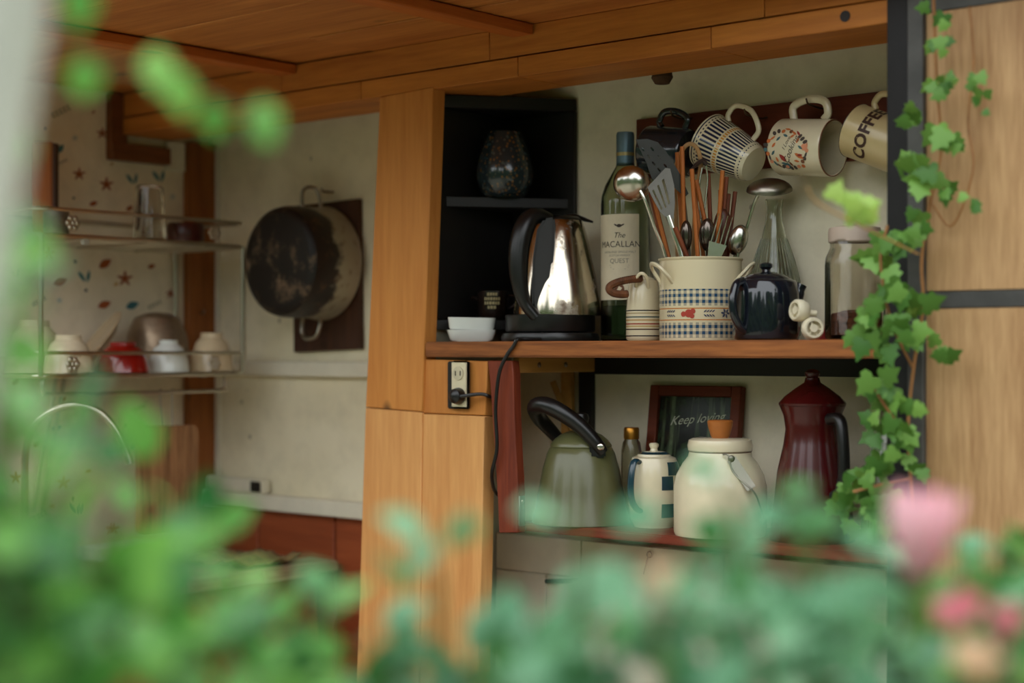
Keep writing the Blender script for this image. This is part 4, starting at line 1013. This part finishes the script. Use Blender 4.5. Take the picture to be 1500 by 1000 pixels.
# upper tier
f_ = onrack(219, XF-.10, zb_)
gt = MB().lathe(f_.prof([(24,352),(24,350),(20,275),(17,272),(0,272),(0,276),(16,277),(18.5,280),(22,350),(23,352)]), 36).build('glass_tumbler', glass('tumbler_glass', (236,232,222))); gt.location = f_.o; gt.rotation_euler = (0,0,AL)
tag(gt, 'clear glass tumbler turned upside down on the upper rack', 'tumbler')
f_ = onrack(82, XF-.06, zb_)
st_ = MB().lathe(f_.prof([(0,345),(18,345),(19,343),(19,310),(18.3,310),(18,342),(0,343.5)]), 36).build('steel_cup', OLDST); st_.location = f_.o; st_.rotation_euler = (0,0,AL)
tag(st_, 'small steel cup on the upper rack by the flower ornament', 'cup')
f_ = onrack(64, XA+.06, zb_)
h_ = f_.h(208)
kb = empty('knife_block', f_.o, AL, 'tall orange-brown wooden board standing on the upper rack', 'board')
kb.name = 'wooden_board'
MB().box(-.020,.020,-.014,.014,0,h_).build('panel', wood('orange_board', (150,80,26), (190,112,44), 'Z', knots=False), kb, bev=.003)
MB().box(.0203,.026,-.012,.012,.001,h_-.003).build('edge_strip', DARKW, kb, bev=.001)
f_ = onrack(272, XF-.10, zb_)
rd = MB().lathe(f_.prof([(0,358),(24,358),(27,350),(27,330),(25,327),(24,330),(24,350),(0,355)]), 36).build('dark_bowl', plain('maroon_lacquer', (70,24,18), .3)); rd.location = f_.o; rd.rotation_euler = (0,0,AL)
tag(rd, 'shallow maroon lacquer bowl beside the tumbler on the upper rack', 'bowl')

# cutting board on hooks
XH = XF - .02; zr = zd - .034
q0, q1 = onX(205, XH+.012)[1], onX(291, XH+.012)[1]; Zq = onX(248, XH)[2]
cbz0, cbz1 = zz(780, Zq), zz(623, Zq)
cbo = empty('cutting_board', (XH+.004, (q0+q1)/2, cbz0), 0, 'worn wooden cutting board hanging from the dish rack on wire hooks', 'cutting board')
wq = (q1-q0)/2; hq = cbz1-cbz0; rc = .014; outl = []
for cx_, cz_, a0 in ((wq-rc, hq-rc, 0), (-wq+rc, hq-rc, 90), (-wq+rc, rc, 180), (wq-rc, rc, 270)):
    for i in range(5): a = math.radians(a0+i*22.5); outl.append((cx_+rc*math.cos(a), cz_+rc*math.sin(a)))
MB().prism(outl, -.009, .009, Matrix.Rotation(PI/2,4,'Z')).build('panel', wood('cutting_board_wood', (96,62,38), (176,128,86), 'Z', knots=False, fine=.5), cbo, bev=.002)
for dy in (-.012, .012):
    MB().tube(curve_pts([(0,dy,hq-.004),(-.002,dy*1.1,hq+.02),(-.004,dy*1.2,zr-cbz0-.004),(-.004,dy*1.2,zr-cbz0+.0045),(.002,dy*1.2,zr-cbz0+.003)], 5), .0012, 6).build('hook', OLDST, cbo)

# ------------------------------------------------------------------ sink counter, tap and what lies on it
ZC = EYE - .415; XC = onY(466, -.085)[0]
sc = empty('sink_counter', (XL, -.5, .012), 0, 'rough plank sink counter with a chipped front edge along the papered wall', 'counter')
so_ = Vector(sc.location)
OLDP = wood('old_counter_plank', (120,92,66), (184,160,130), 'Y', knots=False, fine=.55, bump=.5)
for i in range(5):
    x0 = XL+.002 + (XC-XL)*i/5; x1 = XL + (XC-XL)*(i+1)/5 - .001
    MB().box(x0, x1, -1.15, -.03 - .02*(i % 2), ZC-.022, ZC - .001*(i % 3)).build('plank', OLDP, None, bev=.002).parent = sc
    sc.children[-1].location = -so_
random.seed(11); pts = []
yq = -1.15
eb = MB()
while yq < -.09:
    L = random.uniform(.05, .12); eb.box(XC+.0, XC+.008+random.uniform(0,.004), yq, min(-.088, yq+L-.002), ZC-.024, ZC+random.uniform(-.003,.002))
    e_ = eb.build('edge_chip', OLDP, sc, bev=.0015); e_.location = -so_; eb = MB(); yq += L
o = MB().box(XL+.02, XC-.03, -1.12, -.06, .012, ZC-.024).build('carcass', WAINS, sc, smooth=False); o.location = -so_
fa = Fr(36, ZC, X=XL+.17)
ft_ = thing('gooseneck_tap', fa, 'tall chrome gooseneck tap arching over the sink counter', 'tap')
gp = curve_pts([fa(36,fa.v0,0), fa(36,720,0), fa(38,660,0), fa(52,620,0), fa(80,600,0), fa(112,594,0), fa(146,604,0), fa(172,632,0), fa(187,668,0)], 7)
MB().tube(gp, .0072, 12).build('neck', CHROME, ft_)
MB().lathe([(0,0),(.024,0),(.024,.006),(.014,.012),(.013,.05),(0,.05)], 24).build('base', CHROME, ft_)
MB().tube([gp[-1], gp[-1]+Vector((.004,0,-.014))], .0088, 12).build('nozzle', CHROME, ft_)
MB().tube([(.012,0,.03),(.05,-.01,.04)], .004, 8).build('lever', CHROME, ft_)
wx = empty('white_box', (XL+.09, (q0+q1)/2 - .02, ZC+.0005), 0, 'long white box lying on the counter under the cutting board', 'box')
MB().box(-.04,.04,-.075,.075,0,.022).build('tray', plain('white_tray', (206,202,196), .5), wx, bev=.003); MB().box(-.042,.042,-.077,.077,.0225,.027).build('lid', plain('white_tray',(0,0,0)), wx, bev=.002)
fcl = at(385, 820, 3.19); cl = MB()
cx0, cy0 = XC-.10, -.20
g = []
random.seed(4)
NX, NY = 14, 18
for i in range(NX+1):
    for j in range(NY+1):
        a, b = i/NX, j/NY
        z_ = .003 + .016*abs(math.sin(a*5+b*3))*abs(math.sin(b*6.5-a*2)) + .006*math.sin(a*17+b*9)**2
        g.append((cx0-.08+a*.16, cy0-.09+b*.18, ZC+z_))
cl.add(g, [(i*(NY+1)+j, (i+1)*(NY+1)+j, (i+1)*(NY+1)+j+1, i*(NY+1)+j+1) for i in range(NX) for j in range(NY)])
clo = cl.build('dish_cloth', plain('olive_cloth', (118,98,58), .9, var=.35, scale=60, bump=.3), ang=3); m_ = clo.modifiers.new('thick', 'SOLIDIFY'); m_.thickness = .003
tag(clo, 'crumpled olive-brown dish cloth lying at the end of the counter', 'cloth')
# small painted block with a dark hole on the ledge
Zb = onY(340,0)[2]
bk = empty('painted_block', ((onY(303,-.03)[0]+onY(384,-.03)[0])/2, -.02, zz(723, onY(400,0)[2])+.0006), 0, 'pale painted wooden block with a dark socket on the lower ledge', 'block')
wbk = (onY(384,-.03)[0]-onY(303,-.03)[0])/2
MB().box(-wbk, wbk, -.012, .012, 0, .030).build('block', PALEP, bk, bev=.003)
MB().box(wbk*.62, wbk*.98, -.0135, -.0122, .004, .026).build('socket', BLACK, bk, bev=.0005)
# ------------------------------------------------------------------ garden: shrubs, roses, ivy, and an added hedge out of view
random.seed(21)
hm = MB(); NA, NH = 120, 14; g = []
cx_, cy_ = .6, -1.0
for i in range(NA+1):
    a = math.radians(150 + 280*i/NA) ; top = 2.85 + .5*math.sin(i*.37) + .35*math.sin(i*.91+1) + random.uniform(-.2,.2)
    for j in range(NH+1):
        h_ = top*j/NH; r = 5.6 + .25*math.sin(i*.8+j*.9) + random.uniform(-.15,.15) + .25*(j/NH)
        g.append((cx_ + r*math.cos(a), cy_ + r*math.sin(a), h_))
hm.add(g, [(i*(NH+1)+j, (i+1)*(NH+1)+j, (i+1)*(NH+1)+j+1, i*(NH+1)+j+1) for i in range(NA) for j in range(NH)])
hd = hm.build('added_hedge', plain('added_hedge_green', (58,84,40), .8, var=.5, scale=5, bump=.5), smooth=False); hm_ = hd.modifiers.new('thick', 'SOLIDIFY'); hm_.thickness = .4; struct(hd)  # unseen hedge added behind the camera to darken reflections and low sky light

def leaf_mesh(name, pts, mat, fold=.18, curl=.25):
    """half outline (distance along the midrib, half width); folded along the midrib and curled"""
    vs = []; fs = []
    for t_, w_ in pts:
        z = -curl*t_*t_
        vs += [(-w_, t_, z + fold*w_), (0, t_, z), (w_, t_, z + fold*w_)]
    for i in range(len(pts)-1):
        a = i*3; fs += [(a, a+1, a+4, a+3), (a+1, a+2, a+5, a+4)]
    mb = MB().add(vs, fs); return mb.mesh(name, mat, ang=3)
OV = [(0,.02),(.12,.20),(.3,.33),(.5,.36),(.7,.28),(.88,.13),(1,.01)]
NAR = [(0,.01),(.15,.12),(.35,.2),(.55,.21),(.75,.15),(1,.005)]
def ivy_leaf(mat):
    rim = [(0,.0),(.16,-.10),(.42,-.06),(.50,.16),(.34,.30),(.46,.52),(.22,.62),(.0,1.0)]
    vs = [(0,.25,.03)] + [(x,y_,-.10*x-.12*y_*y_) for x, y_ in rim] + [(-x,y_,-.10*x-.12*y_*y_) for x, y_ in rim[-2:0:-1]]
    n_ = len(vs)-1
    return MB().add(vs, [(0, i, i % n_ + 1) for i in range(1, n_+1)]).mesh('ivy_leaf', mat, ang=3)
L_BR = leaf_mesh('shrub_leaf', OV, leafmat('bright_leaf', (84,148,62), (134,192,88)))
L_BL = leaf_mesh('rose_leaf', OV, leafmat('blue_green_leaf', (82,142,100), (140,192,148)))
L_DK = leaf_mesh('rose_leaf_dark', OV, leafmat('deep_leaf', (52,112,58), (92,152,80)))
L_NR = leaf_mesh('long_leaf', NAR, leafmat('blue_green_leaf', (0,0,0), (0,0,0)))
L_IV = ivy_leaf(leafmat('ivy_green', (70,120,44), (132,180,82))); L_IVP = ivy_leaf(leafmat('ivy_pale', (150,190,84), (186,214,110)))
STEM = plain('green_stem', (86,98,52), .6, var=.3); VINE = plain('vine_stem', (150,104,60), .7, var=.3)
def put_leaf(me, p, d, up, size, parent, name='leaf'):
    o = bpy.data.objects.new(name, me); COL.objects.link(o)
    y = Vector(d).normalized(); z = Vector(up); z = (z - y*z.dot(y))
    if z.length < 1e-4: z = Vector((0,0,1)) - y*y.z
    z.normalize(); x = y.cross(z); M = Matrix((x, y, z)).transposed().to_4x4() @ Matrix.Diagonal((size,size,size,1)); M.translation = p
    o.matrix_local = M; o.parent = parent; return o
def rv(a=1.0): return Vector((random.uniform(-a,a), random.uniform(-a,a), random.uniform(-a,a)))
def tocam(p): return (Vector(cam.location) - p).normalized()
def shrub(name, label, cat, foot, tips, leaves, size, span=.22, per=14, spread=.035):
    """stems rise from one foot on the ground; leaves sit along the last part of each stem"""
    root = empty(name, (foot[0], foot[1], 0), 0, label, cat); o0 = Vector(root.location)
    for tip in tips:
        T = at(*tip[:3]) ; k = tip[3] if len(tip) > 3 else 1.0
        base = Vector((o0.x + random.uniform(-.12,.12), o0.y + random.uniform(-.12,.12), 0))
        mid = base.lerp(T, .55) + Vector((random.uniform(-.05,.05), random.uniform(-.05,.05), .12))
        pts = curve_pts([base, mid, T.lerp(mid,.15)+rv(.01), T], 8)
        MB().tube([p - o0 for p in pts], [.006*(1-.7*i/len(pts)) for i in range(len(pts))], 6).build('stem', STEM, root)
        n_ = max(2, int(per*k))
        for i in range(n_):
            f_ = 1 - (i/n_)*span/((T-base).length+.01)*1.0
            p = pts[min(len(pts)-1, int(f_*(len(pts)-1)))].lerp(pts[min(len(pts)-1, int(f_*(len(pts)-1))+1)], .5) + rv(spread)*(.4+.6*i/n_)
            d = rv(1.0) + Vector((0,0,.25)); up = Vector((0,0,1)) + rv(.7) + tocam(p)*.6
            put_leaf(random.choice(leaves), p - o0, d, up, size*random.uniform(.7,1.2), root)
    return root
# bushy shrub with bright leaves, close by
def foot(u, Z): p = at(u, 500, Z); return (p.x, p.y)
tipsL = [(-62,290,.80,.5),(-55,410,.82,.5),(-40,510,.80,.6),(45,600,.90,.3),(-10,640,.85,.6),(135,705,.92,.4),(85,760,.88,.5),(0,740,.80,.8),(190,690,1.0,.25),(290,800,1.0,.4),(215,800,.95,.6),(385,860,.98,.7),(450,905,.98,.7),(110,850,.88,1.2),(30,830,.80,1.2),(240,900,.88,1.2),(330,950,.88,1.2),(430,985,.92,1.2),(170,950,.82,1.2),(60,960,.8,1.2)]
shrub('leafy_shrub', 'bright green leafy shrub growing in front of the sink counter', 'shrub', foot(180,.95), tipsL, [L_BR, L_BR, L_DK], .034, per=14)
tipsR = [(640,830,.92,.5),(600,915,.98,.5),(720,880,.94,.5),(848,765,.90,.3),(850,880,.95,.5),(960,880,.88,.6),(1055,705,.94,.4),(1110,800,.97,.8),(1175,745,1.0,.6),(1245,820,1.02,.9),(1040,925,.92,1.1),(900,950,.9,1.1),(1310,910,.97,1.1),(1180,890,.97,1.2),(770,965,.92,1.1),(670,975,.94,1.0),(1260,950,.92,1.2),(1110,960,.88,1.2),(980,985,.88,1.1),(840,1000,.88,1.1),(570,990,.95,.9)]
shrub('rose_bush', 'blue-green rose bush with a large pink bud in front of the shelves', 'rose bush', foot(980,.98), tipsR, [L_BL, L_BL, L_DK], .030, per=14)
tipsQ = [(1410,830,1.15,.6),(1480,800,1.2,.7),(1440,900,1.05,1),(1390,950,1.0,1.2),(1470,960,1.0,1.2),(1490,880,1.1,.9),(1340,980,.95,.9)]
rq_ = shrub('rose_bush', 'blue-green rose bush with small pink flowers beside the plywood wall', 'rose bush', foot(1440,1.1), tipsQ, [L_BL, L_DK, L_IV], .030, per=16)

def petal_mesh(w_, h_, bend, mat, tip=.25):
    vs = []; fs = []; NU, NV = 6, 7
    for j in range(NV+1):
        v_ = j/NV; ww = w_*math.sin(PI*min(.93, v_*.82+.12))**.8
        for i in range(NU+1):
            u_ = i/NU*2-1; x = ww*u_; dep = bend*math.sin(v_*PI*.62) + tip*h_*max(0, v_-.75)**2*4 - .45*w_*u_*u_
            vs.append((x, -dep, h_*v_))
    for j in range(NV):
        for i in range(NU): a = j*(NU+1)+i; fs.append((a, a+1, a+NU+2, a+NU+1))
    return MB().add(vs, fs).mesh('petal', mat, ang=3)
PINK = leafmat('rose_pink', (250,186,198), (252,212,220), .3); PINKR = leafmat('rose_red_pink', (228,130,142), (240,166,176), .3); CREAMF = leafmat('cream_petal', (236,204,160), (238,214,190), .3)
def flower(u, v, Z, w_px, h_px, mat, label, n1=5, n2=4, openness=.25, tilt=(0,0), stem_to=None):
    s_ = Z/F; o = empty('rose', at(u, v + h_px*.5, Z), AL, label, 'flower'); R_ = w_px*s_/2; H_ = h_px*s_
    for ring, (n_, rr_, k) in enumerate(((n1, .30, 1.0), (n2, .12, .96))):
        me = petal_mesh(R_*.72*k, H_*k, R_*.62*k, mat, openness)
        for i in range(n_):
            q = bpy.data.objects.new('petal', me); COL.objects.link(q); a = 2*PI*i/n_ + ring*.6
            q.matrix_local = Matrix.Rotation(a, 4, 'Z') @ Matrix.Translation((0,-R_*rr_*.6,0)) @ Matrix.Rotation(openness*(.9-ring*.5),4,'X'); q.parent = o
    MB().lathe([(0,-.012),(R_*.22,-.010),(R_*.34,-.002),(R_*.30,.004),(0,.006)], 14).build('calyx', STEM, o)
    o.rotation_euler = (tilt[0], tilt[1], AL)
    R3 = o.rotation_euler.to_matrix(); p0 = Vector(o.location); low = Vector((stem_to[0] + random.uniform(-.05,.05), stem_to[1] + random.uniform(-.05,.05), .0)); neck = p0 - R3 @ Vector((0,0,.06))
    way = [p0 - R3 @ Vector((0,0,.008)), neck, neck.lerp(low,.3) + Vector((0,0,-.05)), low]
    MB().tube([R3.transposed() @ (q - p0) for q in curve_pts(way, 8)], .0028, 6).build('stem', STEM, o)
    return o
flower(1343, 780, .95, 104, 126, PINK, 'large pink rosebud standing above the rose bush', openness=.12, tilt=(.1,.06), stem_to=foot(1240,1.0))
flower(1412, 888, .92, 62, 44, PINKR, 'small red-pink rose opening between two other small blooms', openness=.5, tilt=(.3,-.5), stem_to=foot(1440,1.1))
flower(1474, 912, .92, 46, 56, PINKR, 'small red-pink rosebud near the plywood wall', openness=.2, stem_to=foot(1440,1.1))
flower(1422, 962, .86, 66, 48, CREAMF, 'small cream and peach rose low in the bush', openness=.4, tilt=(.3,.1), stem_to=foot(1440,1.1))
flower(968, 850, .82, 40, 50, CREAMF, 'single cream bud among the leaves before the pale boards', n1=4, n2=3, openness=.15, stem_to=foot(980,.98))

# ivy climbing the iron frame
iv = empty('ivy_vine', (onY(1345,-.30)[0], -.30, 0), 0, 'green ivy climbing the dark iron frame beside the plywood wall', 'ivy')
io = Vector(iv.location)
def ivstem(pts, r=.0026, mat=VINE):
    P_ = curve_pts([Vector(p) for p in pts], 7); MB().tube([p-io for p in P_], r, 6).build('stem', mat, iv); return P_
def iva(u, v, off=.0): return pY(u, v, -.285-off)
main = ivstem([Vector((io.x,-.285,.0)), iva(1352,900), iva(1340,760), iva(1330,640), iva(1338,540), iva(1352,450), iva(1350,380,.005), iva(1362,300), iva(1378,220), iva(1372,120), iva(1368,20), iva(1366,-60)])
ivstem([iva(1338,540), iva(1318,500,.02), iva(1300,450,.03), iva(1290,380,.04), iva(1300,330,.04)], .002)
ivstem([iva(1366,300), iva(1395,330), iva(1425,250,.005), iva(1418,180), iva(1426,90), iva(1420,10)], .0016)
ivstem([iva(1330,640), iva(1300,600,.03), iva(1276,560,.04)], .002); ivstem([iva(1335,700), iva(1290,710,.05), iva(1250,720,.06)], .002)
cl_ = [(1372,20,3,30),(1372,60,4,26),(1385,110,3,24),(1372,130,4,30),(1335,170,4,34),(1380,190,4,40),(1412,205,2,26),(1432,120,3,26),(1438,150,2,20),(1335,250,4,40),(1360,265,5,40),(1385,270,3,34),(1412,292,2,24),(1345,320,3,34),(1330,350,4,40),(1300,350,4,40),
       (1290,380,4,40),(1310,420,5,44),(1280,450,4,44),(1305,470,5,44),(1340,440,4,40),(1255,485,2,40),(1385,515,3,34),(1290,500,4,44),(1330,490,4,36),(1280,560,5,40),(1310,575,4,40),(1335,590,3,32),(1300,620,5,40),(1275,630,4,36),(1320,640,4,36),(1300,670,5,40),(1338,680,3,30),(1280,690,5,38),(1250,710,4,36),(1230,725,3,34),(1275,730,5,36),(1310,720,4,34),(1300,760,4,36),(1250,760,4,36)]
for u, v, n_, s_ in cl_:
    for i in range(n_+1):
        p = pY(u + random.uniform(-16,16), v + random.uniform(-14,14), -.30 - random.uniform(0,.05)); sz = s_*1.75/F*random.uniform(.75,1.15)
        d = Vector((random.uniform(-1,1), random.uniform(-.4,.2), random.uniform(-1.2,.4))); up = tocam(p) + rv(.55)
        put_leaf(L_IV, p-io, d, up, sz, iv)
# pale shoot reaching across the opening
sh = [at(1345,372,2.05), at(1300,350,1.95), at(1250,325,1.85), at(1210,305,1.80), at(1190,290,1.78), at(1183,275,1.77)]
ivstem(sh, .0013, plain('pale_shoot', (176,140,84), .6))
for (u, v) in ((1240,305),(1250,318),(1262,300),(1270,312),(1275,325),(1255,296),(1248,310),(1265,322),(1220,292),(1281,308)):
    p = at(u, v, 1.84); put_leaf(L_IVP, p-io, Vector((random.uniform(-1,1),random.uniform(-.3,.3),random.uniform(-.3,1))), tocam(p)+rv(.4), .026, iv)

# climbing twig with round leaves and the pale pole it hangs from
pp = empty('garden_pole', (at(-160,2300,.80).x, at(-160,2300,.80).y, 0), 0, 'pale grey leaning garden pole close beside the shrub', 'pole')
ZPO = .735; q0_, q1_ = at(28,-60,ZPO), at(-30,330,ZPO); dd_ = (q1_-q0_).normalized()
base_ = q0_ + dd_*((q0_.z)/-dd_.z); pp.location = (base_.x, base_.y, 0)
MB().tube([Vector((0,0,.0)), q0_.lerp(base_,.5)-base_, q0_-base_, q0_-dd_*.5-base_], [.0174,.0165,.0156,.0147], 16).build('shaft', plain('pale_grey_pole', (176,178,164), .7, var=.12, scale=8), pp)
MB().lathe([(0,0),(.020,0),(.020,.006),(.0156,.012),(0,.012)], 16, Matrix.Translation(q0_-dd_*.5-base_)).build('end_cap', MATS['pale_grey_pole'], pp)
away = Vector((-SA, CA, 0)); right = Vector((CA, SA, 0))
def onpole(z, a_=0.0): return q0_ + dd_*((q0_.z-z)/-dd_.z) + (away*math.cos(a_) + right*math.sin(a_))*.0182
tw = empty('climbing_twig', onpole(0.0), 0, 'thin climbing twig with round bright leaves under the ceiling', 'climber'); to = Vector(tw.location)
tp_ = curve_pts([onpole(.0), onpole(.4,.4), onpole(.8,.1), onpole(1.1,.5), onpole(1.35,.3), onpole(1.5,.6), at(75,42,.80), at(130,90,.87), at(240,110,.90), at(320,150,.91), at(400,185,.92)], 8)
MB().tube([p-to for p in tp_], .0011, 6).build('stem', STEM, tw)
for (u, v, Z, sz) in ((125,112,.88,.028),(228,105,.90,.026),(255,135,.90,.026),(315,175,.91,.026),(380,178,.92,.028),(112,0,.86,.028),(28,215,.84,.026),(378,195,.92,.018)):
    p = at(u, v, Z); put_leaf(L_BR, p-to-Vector((0,0,-.012)), Vector((random.uniform(-.5,.5),random.uniform(-.3,.3),-1)), tocam(p)+rv(.3), sz*1.0, tw)
